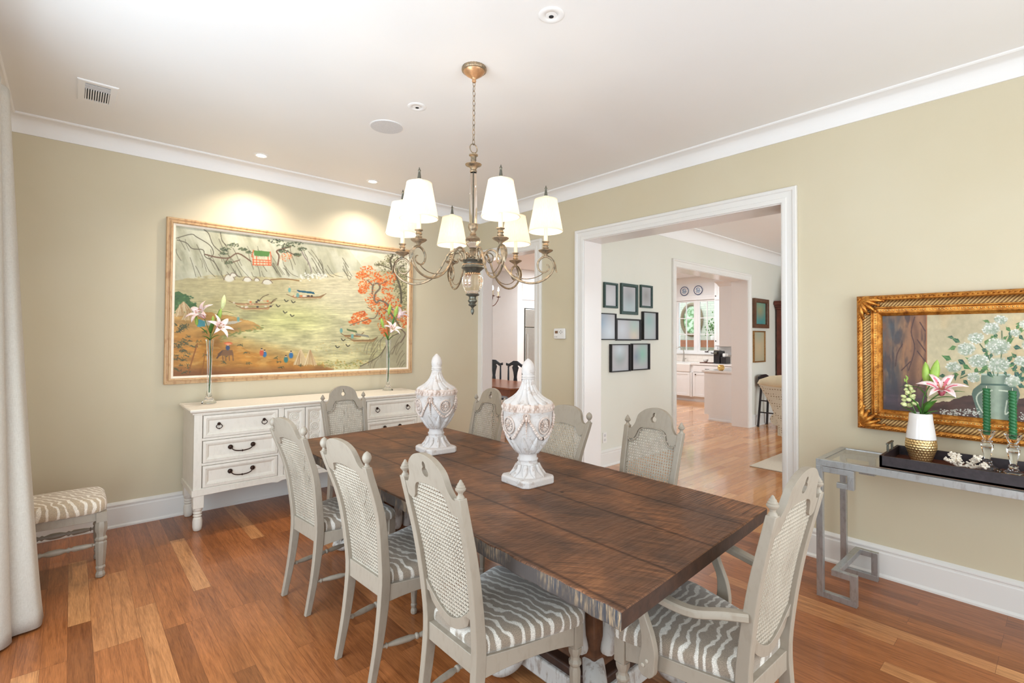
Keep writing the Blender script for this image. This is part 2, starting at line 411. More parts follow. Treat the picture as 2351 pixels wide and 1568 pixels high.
def chair(name, kind, label, loc, rz):
    """kind 'K' pierced crest, 'P' plain crest, 'A' pierced crest with arms. local +x is forward"""
    root = thing(name, label, 'chair', loc, rz, 'painted cane back dining chairs')
    P = kind == 'P'
    topw = .207 if P else .178
    bx = smoothf([(0, -.040), (.2, -.002), (.40, .020), (.55, .010), (.75, -.022), (.95, -.070 - (.022 if P else 0)), (1.12, -.112 - (.03 if P else 0))])
    X = lambda z: interp(bx, z)
    yy = [(0, .152), (.40, .150), (.60, .158 if not P else .165), (1.0, topw)]
    Y = lambda z: interp(yy, z)
    ptop = .965 if P else .985
    ft = zip
    for s in (-1, 1):                                             # rear post = leg and stile in one piece
        b = MB(); R = []
        for i in range(23):
            z = ptop * i / 22; d = interp([(0, .030), (.38, .046), (.6, .040), (1, .030)], z) / 2; w = interp([(0, .024), (.4, .032), (1, .031)], z) / 2
            x, y = X(z), s * Y(z)
            R.append([Vector((x - d, y - w, z)), Vector((x + d, y - w, z)), Vector((x + d, y + w, z)), Vector((x - d, y + w, z))])
        b.rings(R); o = b.build('back_post', MAT['chair'], root, bev=.003)
        g = MB(); g.lathe([(.011, 0), (.011, .004)], 12, (X(0), s * Y(0), -.003)); g.build('foot_glide', MAT['glide'], o)
        f = MB(); x, y = X(ptop), s * Y(ptop)
        if P: pr = [(.012, 0), (.013, .004), (.008, .010), (.008, .017), (.014, .022), (.019, .034), (.019, .044), (.014, .056), (.006, .063), (.001, .066)]
        else: pr = [(.014, 0), (.012, .006), (.008, .012), (.009, .018), (.017, .026), (.018, .031), (.014, .035), (.015, .038), (.011, .043), (.011, .046), (.006, .052), (.005, .056), (.001, .060)]
        f.lathe(pr, 14, (x, y, ptop - .001)); f.build('finial', MAT['chair'], root)
    # front legs, octagonal
    fx = .425; fy = .225
    for s in (-1, 1):
        b = MB(); c = (fx, s * fy, 0); b.box(fx - .022, fx + .022, s * fy - .022, s * fy + .022, .335, .43)
        b.lathe([(.013, 0), (.017, .006), (.018, .02), (.013, .034), (.017, .046), (.018, .052), (.014, .058), (.015, .065), (.018, .12), (.022, .215), (.023, .245), (.018, .262), (.025, .272), (.026, .280), (.018, .290), (.018, .300), (.026, .318), (.027, .336)], 8, c, ph=PI / 8)
        b.build('front_leg', MAT['chair'], root, smooth=20, bev=.0015)
    # seat rails
    def rail(p0, p1, z0, z1, dip, w=.022, name='seat_rail', bow=0):
        b = MB(); R = []; p0 = Vector(p0); p1 = Vector(p1); d = (p1 - p0).normalized(); nrm = Vector((-d.y, d.x, 0)); n = 14
        for i in range(n + 1):
            t = i / n; p = p0 + (p1 - p0) * t + nrm * bow * 4 * t * (1 - t); zz = z0 + dip * 4 * t * (1 - t)
            R.append([Vector((p.x, p.y, zz)) - nrm * w / 2, Vector((p.x, p.y, zz)) + nrm * w / 2, Vector((p.x, p.y, z1)) + nrm * w / 2, Vector((p.x, p.y, z1)) - nrm * w / 2])
        b.rings(R); return b.build(name, MAT['chair'], root, bev=.002)
    rail((.02, -.138, 0), (.02, .138, 0), .362 if not P else .372, .428 if not P else .452, 0, .028)
    for s in (-1, 1): rail((.04, s * .150, 0), (fx - .02, s * (fy + .004), 0), .350, .424, .022, bow=s * .010)
    rail((fx + .004, -fy + .02, 0), (fx + .004, fy - .02, 0), .350, .424, .020, bow=-.012)
    # turned side stretchers
    for s in (-1, 1):
        a = Vector((X(.17), s * .15, .165)); e = Vector((fx - .012, s * fy, .150)); L = (e - a).length; q = (e - a).to_track_quat('Z', 'Y').to_matrix()
        b = MB(); pr = [(.006, 0), (.008, .08), (.012, .085), (.012, .095), (.008, .10), (.013, .20), (.014, .34), (.009, .40), (.014, .415), (.014, .43), (.009, .445), (.014, .5)]
        full = pr + [(r, 1 - z) for r, z in reversed(pr[:-1])]
        b.lathe([(r, z * L) for r, z in full], 12, a, M=q); b.build('stretcher', MAT['chair'], root)
    # seat cushion
    def outline(k, z):
        pts = [(.045, -.150), (.20, -.198), (.36, -.240), (.425, -.252), (.452, -.235), (.462, -.14), (.466, 0), (.462, .14), (.452, .235), (.425, .252), (.36, .240), (.20, .198), (.045, .150), (.030, .135), (.028, 0), (.030, -.135)]
        cx = .25; return [Vector((cx + (x - cx) * k, y * k, z)) for x, y, _ in [tuple(p) for p in spline([(a, c, 0) for a, c in pts], 3, True)]]
    b = MB(); b.rings([outline(.95, .420), outline(1.0, .424), outline(1.012, .440), outline(1.005, .458), outline(.975, .472), outline(.90, .482), outline(.7, .490), outline(.35, .494), outline(.02, .495)])
    b.build('seat_cushion', MAT['zebra'], root, smooth=60)
    # crest rail
    fn = lambda u, w, t: (X(w) + t, u, w)
    if P:
        hx = topw - .010
        top = [(hx, .955), (hx - .025, .953), (hx - .043, .960), (hx - .055, .975), (.136, .992), (.130, 1.006), (.118, 1.024), (.092, 1.040), (.055, 1.050), (0, 1.054)]
        bot = [(0, .938), (.06, .935), (.110, .925), (.118, .915), (.128, .893), (.150, .882), (.172, .886), (hx, .900)]
    else:
        hx = topw - .010
        top = [(hx, .972), (hx - .022, .972), (hx - .036, .985), (.120, 1.005), (.114, 1.030), (.107, 1.052), (.090, 1.070), (.062, 1.088), (.030, 1.098), (0, 1.101)]
        bot = [(0, .992), (.040, .990), (.075, .982), (.092, .968), (.100, .950), (.112, .924), (.134, .912), (.155, .918), (hx, .935)]
    half = [tuple(p)[:2] for p in spline([(a, c, 0) for a, c in top], 3)]; hb = [tuple(p)[:2] for p in spline([(a, c, 0) for a, c in bot], 3)]
    right = half + hb[1:]                                         # from right post over the top to u=0, then down and back
    outer = half + [(-a, c) for a, c in reversed(half[:-1])] + [(-a, c) for a, c in reversed(hb[1:])][0:] + hb
    # order: right side top -> centre top -> left side top -> left bottom (post to centre) -> right bottom (centre to post)
    holes = []
    if not P:
        hh = [(.011, 1.021), (.018, 1.029), (.0195, 1.038), (.015, 1.047), (.008, 1.052), (.0095, 1.057), (.0100, 1.064), (.006, 1.071)]
        h = [(0, 1.0185)] + hh + [(0, 1.0745)] + [(-a, c) for a, c in reversed(hh)]
        holes = [h]
    b = MB(); b.prism(outer, holes, fn, -.011, .012); b.build('crest_rail', MAT['chair'], root, bev=.002)
    # inner moulding that frames the cane
    if not P:
        b = MB(); pts = [(.158, .60), (.163, .75), (.168, .905), (.150, .900), (.125, .905), (.100, .930), (.085, .968), (.05, .985), (0, .988)]
        pts = pts + [(-a, c) for a, c in reversed(pts[:-1])]
        b.tube([(X(w) + .012, u * .93, w) for u, w, _ in [tuple(p) for p in spline([(a, c, 0) for a, c in pts], 4)]], .004, 6); b.build('cane_bead', MAT['chair'], root)
    # lower rail
    if not P:
        n = 20; upo = []; loo = []
        for i in range(n + 1):
            u = -.140 + .280 * i / n; k = abs(u) / .140
            upo.append((u, .505 + .085 * k ** 1.7)); loo.append((u, .468 + .075 * min(k, .82) ** 1.8 + (.028 if k > .86 else 0)))
        upo = [(-.150, .592)] + upo + [(.150, .592)]; loo = [(-.150, loo[0][1])] + loo + [(.150, loo[-1][1])]
        b = MB(); b.prism(loo + upo[::-1], (), fn, -.011, .013); b.build('lower_rail', MAT['chair'], root, bev=.002)
        lowf = lambda u: .500 + .085 * (min(abs(u), .140) / .140) ** 1.7; 
    else: lowf = lambda u: .447
    # cane webbing: uprights, weft and diagonals, woven in two shallow layers
    topf = (lambda u: interp([(0, .99), (.085, .97), (.11, .93), (.17, .925)], abs(u)) + .01) if not P else (lambda u: interp([(0, .94), (.12, .91), (.2, .895)], abs(u)) + .008)
    wid = lambda w: Y(w) - .010
    b = MB(); pitch = .0150; th = .0006
    def strand(pts, w, off):
        n = len(pts); A = []; 
        for i, (u, z) in enumerate(pts):
            q = pts[min(i + 1, n - 1)]; r = pts[max(i - 1, 0)]; du, dz = q[0] - r[0], q[1] - r[1]; L = math.hypot(du, dz) or 1
            nu, nz = -dz / L * w / 2, du / L * w / 2; x = X(z) + off
            A.append([Vector((x - th, u - nu, z - nz)), Vector((x + th, u - nu, z - nz)), Vector((x + th, u + nu, z + nz)), Vector((x - th, u + nu, z + nz))])
        b.rings(A, cap=False)
    N = int(.40 / pitch)
    for i in range(-N // 2, N // 2 + 1):                          # uprights follow the taper of the back
        pts = []
        for k in range(13):
            z0 = lowf(i * pitch) ; z1 = topf(i * pitch); z = z0 + (z1 - z0) * k / 12; pts.append((i * pitch, z))
        pts = [q for q in pts if abs(q[0]) < wid(q[1])]
        if len(pts) > 1: strand(pts, .0064, .0006)
    z = .455
    while z < 1.0:
        us = [u for u in np.linspace(-wid(z), wid(z), 21) if lowf(u) <= z <= topf(u)]
        if len(us) > 1:
            runs = [(us[0], us[-1])]
            strand([(runs[0][0], z), (runs[0][1], z)], .0064, -.0006)
        z += pitch
    for sg in (-1, 1):
        c = .455 - .5 + pitch * (.5 - 60)
        while c < 1.5:
            pts = []
            for k in range(60):
                u = -.2 + .4 * k / 59; zz = c + sg * u + .5 - .0
                if abs(u) < wid(zz) and lowf(u) <= zz <= topf(u): pts.append((u, zz))
            if len(pts) > 1: strand([pts[0], pts[len(pts) // 2], pts[-1]], .0024, .0014 * sg)
            c += pitch
    for sg in (-1, 1):                                            # the heavier crossing strands
        c = -.4
        while c < 1.5:
            pts = []
            for k in range(60):
                u = -.2 + .4 * k / 59; zz = c + sg * u * 1.25 + .5
                if abs(u) < wid(zz) and lowf(u) <= zz <= topf(u): pts.append((u, zz))
            if len(pts) > 1: strand([pts[0], pts[len(pts) // 2], pts[-1]], .0026, .0026)
            c += .098
    b.build('cane_panel', MAT['cane'], root, smooth=0)
    if kind == 'A':
        for s in (-1, 1):
            b = MB(); path = spline([(X(.655) + .004, s * .168, .655), (.06, s * .205, .650), (.14, s * .250, .640), (.24, s * .268, .650), (.32, s * .262, .668), (.36, s * .252, .668)], 6); R = []
            n = len(path)
            for i, p in enumerate(path):
                d = (path[min(i + 1, n - 1)] - path[max(i - 1, 0)]).normalized(); u = Vector((-d.y, d.x, 0)).normalized(); w = interp([(0, .020), (.3, .017), (.75, .026), (1, .018)], i / (n - 1)); h = .013
                R.append([p + u * w * a + Vector((0, 0, h * c)) for a, c in ((-1, -.7), (-.8, -1), (.8, -1), (1, -.7), (1, .5), (.7, 1), (-.7, 1), (-1, .5))])
            b.rings(R); b.build('armrest', MAT['chair'], root, smooth=40)
            b = MB(); path = spline([(.345, s * .254, .662), (.330, s * .262, .60), (.300, s * .262, .53), (.290, s * .256, .46), (.300, s * .250, .40), (.305, s * .247, .352)], 5); R = []
            for i, p in enumerate(path):
                w = interp([(0, .020), (.35, .017), (.7, .030), (.9, .032), (1, .014)], i / (len(path) - 1)); t = .012
                R.append([p + Vector((a * w, c * t, 0)) for a, c in ((-1, -1), (1, -1), (1, 1), (-1, 1))])
            b.rings(R); o = b.build('arm_support', MAT['chair'], root, bev=.003)
            for (dx, z) in ((-.004, .412), (.012, .392)):
                g = MB(); g.lathe([(.0065, 0), (.0065, .003), (.004, .004)], 12, (.300 + dx, s * .262, z), M=Matrix.Rotation(-s * PI / 2, 3, 'X')); g.build('screw_cover', MAT['cane'], o)
    return root

cK = chair('dining_chair', 'K', 'cane back dining chair with pierced crest in the left foreground, nearest the camera', (-2.853, -3.505, 0), 0)
cP = chair('dining_chair', 'P', 'middle of the three cane back dining chairs along the left side of the table', (-2.87, -2.85, 0), math.radians(3))
cA = chair('dining_armchair', 'A', 'cane back dining armchair with curved arms at the right end of the table', (-2.150, -4.332, 0), PI / 2 - math.radians(1.7))
dup(cP, (-2.873, -2.09, 0), math.radians(5), 'leftmost cane back dining chair, its back before the sideboard drawers')
dup(cP, (-1.495, -2.745, 0), PI, 'plain crested cane back dining chair directly right of the near urn')
dup(cK, (-1.447, -3.394, 0), PI - math.radians(1), 'cane back dining chair with pierced crest in front of the wide cased opening')
dup(cK, (-1.463, -1.93, 0), PI, 'cane back dining chair with pierced crest seen between the two urns')
dup(cK, (-2.196, -1.118, 0), -PI / 2 + math.radians(4.6), 'cane back dining chair at the far end of the table, facing camera before the sideboard')

# ------------------------------------------------------------------ dining table
TZ = .76
def wood_table():
    t = NT('reclaimed_sawn_plank_top'); c = t.coord(); sep = t.n('ShaderNodeSeparateXYZ'); t.l(c, sep.inputs[0])
    # circular saw arcs: rings about a far centre for the field, another for the right hand plank
    def arcs(cx, cy, rs, as_):
        """irregular saw marks: noise in polar coordinates about a far centre"""
        m = t.n('ShaderNodeVectorMath', operation='SUBTRACT'); m.inputs[1].default_value = (cx, cy, 0); t.l(c, m.inputs[0]); flatv = t.n('ShaderNodeVectorMath', operation='MULTIPLY'); flatv.inputs[1].default_value = (1, 1, 0); t.l(m.outputs[0], flatv.inputs[0])
        L = t.n('ShaderNodeVectorMath', operation='LENGTH'); t.l(flatv.outputs[0], L.inputs[0]); sp_ = t.n('ShaderNodeSeparateXYZ'); t.l(flatv.outputs[0], sp_.inputs[0])
        a = t.n('ShaderNodeMath', operation='ARCTAN2'); t.l(sp_.outputs[1], a.inputs[0]); t.l(sp_.outputs[0], a.inputs[1])
        k1 = t.n('ShaderNodeMath', operation='MULTIPLY'); k1.inputs[1].default_value = rs; t.l(L.outputs['Value'], k1.inputs[0]); k2 = t.n('ShaderNodeMath', operation='MULTIPLY'); k2.inputs[1].default_value = as_; t.l(a.outputs[0], k2.inputs[0])
        cc = t.n('ShaderNodeCombineXYZ'); t.l(k1.outputs[0], cc.inputs[0]); t.l(k2.outputs[0], cc.inputs[1]); return t.noise(cc.outputs[0], 1.0, 3, .6)
    a1 = arcs(-1.3, -1.9, 240, 5); a2 = arcs(.50, -3.6, 130, 2.5)
    edge = t.n('ShaderNodeMapRange'); edge.inputs['From Min'].default_value = .39; edge.inputs['From Max'].default_value = .41; t.l(sep.outputs[0], edge.inputs[0])
    saw = t.mix(edge.outputs[0], a1, a2)
    patch = t.noise(c, 2.2, 4, .6); fine = t.noise(t.coord(scale=(4, 70, 20), rot=(0, 0, math.radians(38))), 2.4, 4, .65); blot = t.noise(t.coord(scale=(1.6, 1.0, 1)), 2.6, 5, .62, .5)
    base = t.ramp(blot, [(.30, lin(72, 50, 38)), (.45, lin(94, 63, 43)), (.6, lin(116, 76, 49)), (.78, lin(140, 93, 59))])
    lines = t.ramp(saw, [(.36, (.40, .36, .34)), (.48, (.95, .95, .95)), (.64, (1.55, 1.5, 1.42))])
    c1 = t.mix(t.ramp(patch, [(.35, (.35, .35, .35)), (.55, (1, 1, 1))]), base, t.mix(1, base, lines, 'MULTIPLY'))
    c1 = t.mix(1.0, c1, t.ramp(fine, [(.3, (.72, .70, .70)), (.65, (1.15, 1.15, 1.15))]), 'MULTIPLY')
    c1 = t.mix(edge.outputs[0], c1, t.mix(1.0, c1, t.ramp(a2, [(.38, (.50, .50, .52)), (.5, (1.1, 1.1, 1.1)), (.62, (1.45, 1.4, 1.35))]), 'MULTIPLY'))
    # plank joints
    jm = t.n('ShaderNodeMath', operation='PINGPONG'); jm.inputs[1].default_value = .145; 
    wob = t.n('ShaderNodeMath', operation='MULTIPLY_ADD'); wob.inputs[1].default_value = .012; t.l(t.noise(c, 4, 2), wob.inputs[0]); t.l(sep.outputs[0], wob.inputs[2]); t.l(wob.outputs[0], jm.inputs[0])
    c1 = t.mix(1.0, c1, t.ramp(jm.outputs[0], [(0, (.30, .26, .24)), (.004, (.55, .50, .47)), (.012, (1, 1, 1))]), 'MULTIPLY')
    # nail holes and checks
    vo = t.n('ShaderNodeTexVoronoi', feature='F1'); vo.inputs['Scale'].default_value = 3.2; t.l(t.coord(scale=(1, 1, 1)), vo.inputs[0])
    c1 = t.mix(1.0, c1, t.ramp(vo.outputs['Distance'], [(0, (.12, .10, .10)), (.022, (.15, .12, .12)), (.045, (1, 1, 1))]), 'MULTIPLY')
    t.set(c1, t.ramp(fine, [(.3, (.62, .62, .62)), (.7, (.48, .48, .48))])); t.b.inputs['Coat Weight'].default_value = .0; t.b.inputs['Specular IOR Level'].default_value = .32
    n = t.bump(saw, .35, .0012); t.bump(fine, .15, .001, n); return t.m
MAT['tabletop'] = wood_table()
def edge_mat():
    t = NT('sawn_plank_edge'); c = t.coord(rot=(math.radians(28), 0, 0), scale=(1, 1, .10)); n = t.noise(c, 120, 4, .7); n2 = t.noise(t.coord(), 5, 4)
    a = t.ramp(n, [(.38, lin(50, 62, 78)), (.50, lin(112, 102, 92)), (.60, lin(200, 170, 132))])
    t.set(t.mix(t.ramp(n2, [(.42, (0, 0, 0)), (.62, (1, 1, 1))]), lin(74, 66, 62), a), .7); t.bump(n, .4, .002); return t.m
MAT['tableedge'] = edge_mat()
MAT['tableend'] = plain('end_grain', lin(58, 36, 24), .55, nscale=26, var=.35, bump=.3)
tab = thing('dining_table', 'long dark brown rough sawn plank dining table on carved whitewashed pedestals', 'table', (-2.14, -2.70, 0), 0)
cs = [(-2.749, -4.174), (-1.576, -4.097), (-1.556, -1.215), (-2.71, -1.315)]
cs = [(x + 2.14, y + 2.70) for x, y in cs]
def side(a, b, n, wob): 
    out = []
    for i in range(n):
        t = i / n; x = a[0] + (b[0] - a[0]) * t; y = a[1] + (b[1] - a[1]) * t; out.append((x + random.uniform(-wob, wob), y + random.uniform(-wob, wob)))
    out[0] = a; return out
loop = side(cs[0], cs[1], 6, .001) + side(cs[1], cs[2], 40, .0025) + side(cs[2], cs[3], 6, .001) + side(cs[3], cs[0], 60, .004)
n = len(loop)
def ins(p, d):
    cx, cy = 0.0, -.02; L = math.hypot(p[0] - cx, p[1] - cy); return (p[0] - (p[0] - cx) / L * d, p[1] - (p[1] - cy) / L * d)
b = MB(); ch = [random.uniform(.002, .006) for _ in range(n)]
top = [Vector((*ins(p, ch[i]), TZ)) for i, p in enumerate(loop)]; mid = [Vector((p[0], p[1], TZ - ch[i])) for i, p in enumerate(loop)]; low = [Vector((*ins(p, -.000), TZ - .052)) for p in loop]; bot = [Vector((*ins(p, .004), TZ - .055)) for p in loop]
vs = top + mid + low + bot
b.cm = 0; b.add(vs, [tuple(range(n))]); 
for k in range(3):
    for i in range(n):
        j = (i + 1) % n; b.cm = 2 if (i < 6 or 46 <= i < 52) else 1
        if k == 0: b.cm = 0
        b.f.append((k * n + i, k * n + j, (k + 1) * n + j, (k + 1) * n + i)); b.mi.append(b.cm)
b.cm = 2; b.f.append(tuple(3 * n + i for i in range(n))); b.mi.append(2)
b.build('tabletop', [MAT['tabletop'], MAT['tableedge'], MAT['tableend']], tab, smooth=0)
MAT['wash'] = painted('whitewashed_carved_wood', lin(200, 195, 188), lin(132, 108, 88), .6, .8)
MAT['barewood'] = plain('old_bare_pedestal_wood', lin(104, 66, 40), .7, nscale=18, var=.45, bump=.4)
for py in (-.86, .86):
    b = MB(); R = []
    for h, z in ((.155, .16), (.15, .19), (.175, .24), (.185, .32), (.165, .42), (.125, .52), (.115, .60), (.15, .66), (.19, .706)):
        R.append([Vector((sx * h, py + sy * h, z)) for sx, sy in ((-1, -1), (1, -1), (1, 1), (-1, 1))])
    b.rings(R); ped = b.build('pedestal', MAT['barewood'], tab, smooth=0, bev=.01)
    b = MB()                                                      # carved drooping leaves on each face
    for k in range(4):
        M = Matrix.Rotation(k * PI / 2, 3, 'Z')
        for u in (-.12, -.04, .04, .12):
            pts = []
            for h, z in ((.190, .25), (.198, .33), (.176, .43), (.135, .53), (.126, .61), (.155, .665)):
                kk = interp([(.25, 1), (.6, .62), (.67, .8)], z); pts.append(M @ Vector((h, u * kk, z)) + Vector((0, py, 0)))
            b.tube(spline(pts, 4), [.026, .034, .036, .034, .032, .030, .028, .026, .024, .022, .020, .018, .017, .016, .015, .014, .014, .013, .013, .012, .012], 8, flat=.9)
    b.build('carved_leaves', MAT['wash'], ped, smooth=50)
    b = MB(); b.box(-.20, .20, py - .20, py + .20, .125, .165); b.build('dark_moulding', MAT['tableend'], ped, bev=.008)
    b = MB(); b.box(-.215, .215, py - .215, py + .215, .045, .128); b.build('plinth', MAT['wash'], tab, bev=.008)
    for k in range(4):                                            # scroll feet
        M = Matrix.Rotation(k * PI / 2 + PI / 4, 3, 'Z'); b = MB()
        path = spline([(.12, 0, .20), (.20, 0, .19), (.29, 0, .13), (.34, 0, .06), (.39, 0, .035), (.43, 0, .052), (.42, 0, .085), (.39, 0, .08)], 5)
        m = len(path); b.tube([M @ p + Vector((0, py, 0)) for p in path], [.030 + .010 * math.sin(PI * i / (m - 1)) if i < m * .7 else .026 for i in range(m)], 10, flat=1.3)
        b.build('scroll_foot', MAT['wash'], tab, smooth=50)

# ------------------------------------------------------------------ urns
def urn_mat():
    t = NT('weathered_whitewashed_plaster'); v = t.coord(); n = t.noise(v, 26, 6, .7); n2 = t.noise(v, 90, 4, .7); n3 = t.noise(v, 6, 3)
    c = t.mix(t.ramp(n, [(.36, (1, 1, 1)), (.46, (0, 0, 0))]), lin(204, 197, 192), lin(176, 160, 148))
    c = t.mix(t.ramp(n3, [(.4, (0, 0, 0)), (.7, (.5, .5, .5))]), c, lin(198, 182, 170))
    t.set(c, .85); q = t.bump(n, .5, .006); t.bump(n2, .5, .003, q); return t.m
MAT['urn'] = urn_mat()
MAT['urnrelief'] = painted('worn_terracotta_relief', lin(208, 190, 178), lin(160, 128, 108), .8, .85)
def urn(label, loc, rz):
    root = thing('lidded_urn', label, 'urn', loc, rz, 'whitewashed lidded urns on the dining table')
    b = MB(); h = .098; R = []
    for k, z in ((.97, 0), (1, .006), (1, .030), (.94, .038), (.8, .040)):
        q = []
        for i in range(4):
            for a in (-.12, .12): 
                an = PI / 4 + i * PI / 2 + a; q.append(Vector((h * 1.38 * k * math.cos(an), h * 1.38 * k * math.sin(an), z)))
        R.append(q)
    b.rings(R); b.build('square_base', MAT['urn'], root, smooth=0, bev=.003)
    b = MB(); b.lathe([(.088, .036), (.086, .046), (.076, .054), (.062, .072), (.052, .092), (.049, .112), (.050, .114), (.053, .118), (.053, .124), (.047, .128), (.046, .150), (.050, .156)], 40, lobes=10, amp=.012); b.build('foot', MAT['urn'], root, smooth=60)
    b = MB(); b.lathe([(.050, .152), (.060, .165), (.080, .195), (.101, .228), (.117, .265), (.125, .300), (.1265, .335), (.1265, .362), (.130, .366), (.130, .374)], 48); body = b.build('bowl', MAT['urn'], root, smooth=60)
    for (zs, rs, w0) in (((.155, .175, .20, .225, .248), (.054, .069, .087, .101, .110), .016), ((.040, .052, .066, .082, .098), (.087, .081, .070, .060, .053), .014)):
        b = MB()                                                  # upright leaves on the lower bowl and on the foot
        for k in range(10):
            a0 = 2 * PI * k / 10
            R = []
            for i, (z, r) in enumerate(zip(zs, rs)):
                w = w0 * (1, 1.15, 1.05, .7, .12)[i] if zs[0] > .1 else w0 * (.12, .8, 1.1, 1.0, .7)[i]
                q = []
                for s_ in (-1, -.5, 0, .5, 1):
                    an = a0 + s_ * w / r; rr = r + .001 + .009 * (1 - s_ * s_) ; q.append(Vector((rr * math.cos(an), rr * math.sin(an), z)))
                q += [Vector((r * .96 * math.cos(a0 + s_ * w / r), r * .96 * math.sin(a0 + s_ * w / r), z)) for s_ in (1, -1)]
                R.append(q)
            b.rings(R)
        b.build('leaf_carving', MAT['urn'], root, smooth=60)
    RB = lambda z: interp([(.152, .050), (.195, .080), (.228, .101), (.265, .117), (.300, .125), (.335, .1265), (.4, .1265)], z)
    def onb(a, z, o): r = RB(z) + o; return Vector((r * math.cos(a), r * math.sin(a), z))
    for k in range(4):                                            # rosettes
        a0 = k * PI / 2; b = MB(); zc = .305; pts = []
        for i in range(24): an = 2 * PI * i / 24; pts.append(onb(a0 + .034 * math.cos(an) / .125, zc + .040 * math.sin(an), .004))
        b.tube(pts, .0048, 6, closed=True)
        for i in range(12):
            an = 2 * PI * i / 12; P = [onb(a0 + r * math.cos(an) / .125, zc + r * 1.15 * math.sin(an), .002) for r in (.009, .015, .022, .027)]
            b.tube(P, [.002, .0048, .0060, .002], 6)
        b.ball(onb(a0, zc, .004), .0075, 10, 6); b.build('rosette', MAT['urnrelief'], body, smooth=60)
    for k in range(4):                                            # swags, bow and tassel
        a0 = PI / 4 + k * PI / 2; b = MB()
        for s in (-1, 1):
            for i in range(15):
                t = i / 14; an = a0 + s * (.10 + t * (PI / 4 - .10)); z = .345 - .095 * math.sin(t * PI / 2) ** 1.0 - .012; b.ball(onb(an, z, .006), .0085 - .002 * (i % 2), 8, 5)
            b.tube([onb(a0 + s * (.03 + .09 * math.sin(v)), .352 + .014 * math.cos(v), .005) for v in np.linspace(0, 2 * PI, 12)], .004, 6)
        for i in range(9): b.ball(onb(a0, .345 - .0125 * i, .007), .0085 - .0007 * i, 8, 5, (.8, .8, 1.2))
        b.build('swag', MAT['urnrelief'], body, smooth=60)
    b = MB(); b.lathe([(.126, .368), (.132, .372), (.133, .378), (.131, .398), (.1325, .402), (.129, .408), (.120, .412)], 48); 
    for i in range(36):
        a = 2 * PI * i / 36; p = Vector((.1325 * math.cos(a), .1325 * math.sin(a), .388)); b.ball(p, .0062, 8, 5, (1, 1, 1.5))
    b.build('lid_rim', MAT['urnrelief'], root, smooth=60)
    b = MB(); R = []; prof = [(.126, .408), (.118, .418), (.100, .428), (.078, .442), (.060, .458), (.047, .476), (.038, .496), (.032, .516), (.029, .530)]
    for (r, z) in prof:
        ring = []
        for k in range(168):
            a = 2 * PI * k / 168; tw = (z - .408) * 3.0; q = r * (1.02 - .13 * math.exp(-(math.sin(7 * (a + tw)) / .30) ** 2)); ring.append(Vector((q * math.cos(a), q * math.sin(a), z)))
        R.append(ring)
    b.rings(R); b.build('fluted_lid', MAT['urn'], root, smooth=40)
    b = MB(); b.lathe([(.028, .526), (.034, .530), (.035, .535), (.030, .539), (.034, .543), (.033, .548), (.029, .551)], 24); R = []
    for (r, z) in ((.029, .550), (.0325, .562), (.0345, .578), (.0325, .594), (.026, .610), (.016, .624), (.006, .633), (.001, .635)):
        ring = []
        for k in range(36):
            a = 2 * PI * k / 36; q = r * (1 + .06 * math.cos(6 * a + z * 160)); ring.append(Vector((q * math.cos(a), q * math.sin(a), z)))
        R.append(ring)
    b.rings(R); b.build('bud_knob', MAT['urn'], root, smooth=50)
    return root
u1 = urn('nearer and larger looking whitewashed lidded urn at the middle of the table', (-2.105, -3.125, TZ), math.radians(-2))
dup(u1, (-2.085, -2.235, TZ), math.radians(-6), 'farther whitewashed lidded urn on the table, in front of the sideboard end')
# ------------------------------------------------------------------ sideboard
MAT['cream'] = painted('cream_chalk_paint', lin(230, 221, 207), lin(212, 202, 186), .3, .5)
MAT['bronze'] = plain('dark_bronze_hardware', lin(62, 44, 36), .45, .8, nscale=60, var=.3)
MAT['hinge'] = plain('tarnished_hinge', lin(150, 140, 128), .4, .7)
sb = thing('sideboard', 'long cream painted sideboard with bronze pulls against the wall under the big landscape painting', 'sideboard', (-2.155, 0, 0), 0)
HX = 1.005; YF = -.525; ZB = .315; ZT = .905
b = MB(); b.box(-HX, HX, YF + .022, -.045, ZB, ZT); b.build('carcass', MAT['cream'], sb, bev=.003)
b = MB()
q = [(0, 0), (.022, .0), (.022, .006), (.015, .012), (.030, .020), (.034, .034), (.028, .040), (0, .040)]
def rect_rings(x0, x1, y0, y1, prof, base=0):
    return [[Vector((x0 - d, y0 - d, z + base)), Vector((x1 + d, y0 - d, z + base)), Vector((x1 + d, y1, z + base)), Vector((x0 - d, y1, z + base))] for d, z in prof]
b.rings(rect_rings(-HX, HX, YF, -.035, [(0, 0), (.012, .001), (.012, .008), (.020, .014), (.030, .022), (.032, .034), (.026, .040)], .898)); b.build('top', MAT['cream'], sb, smooth=0)
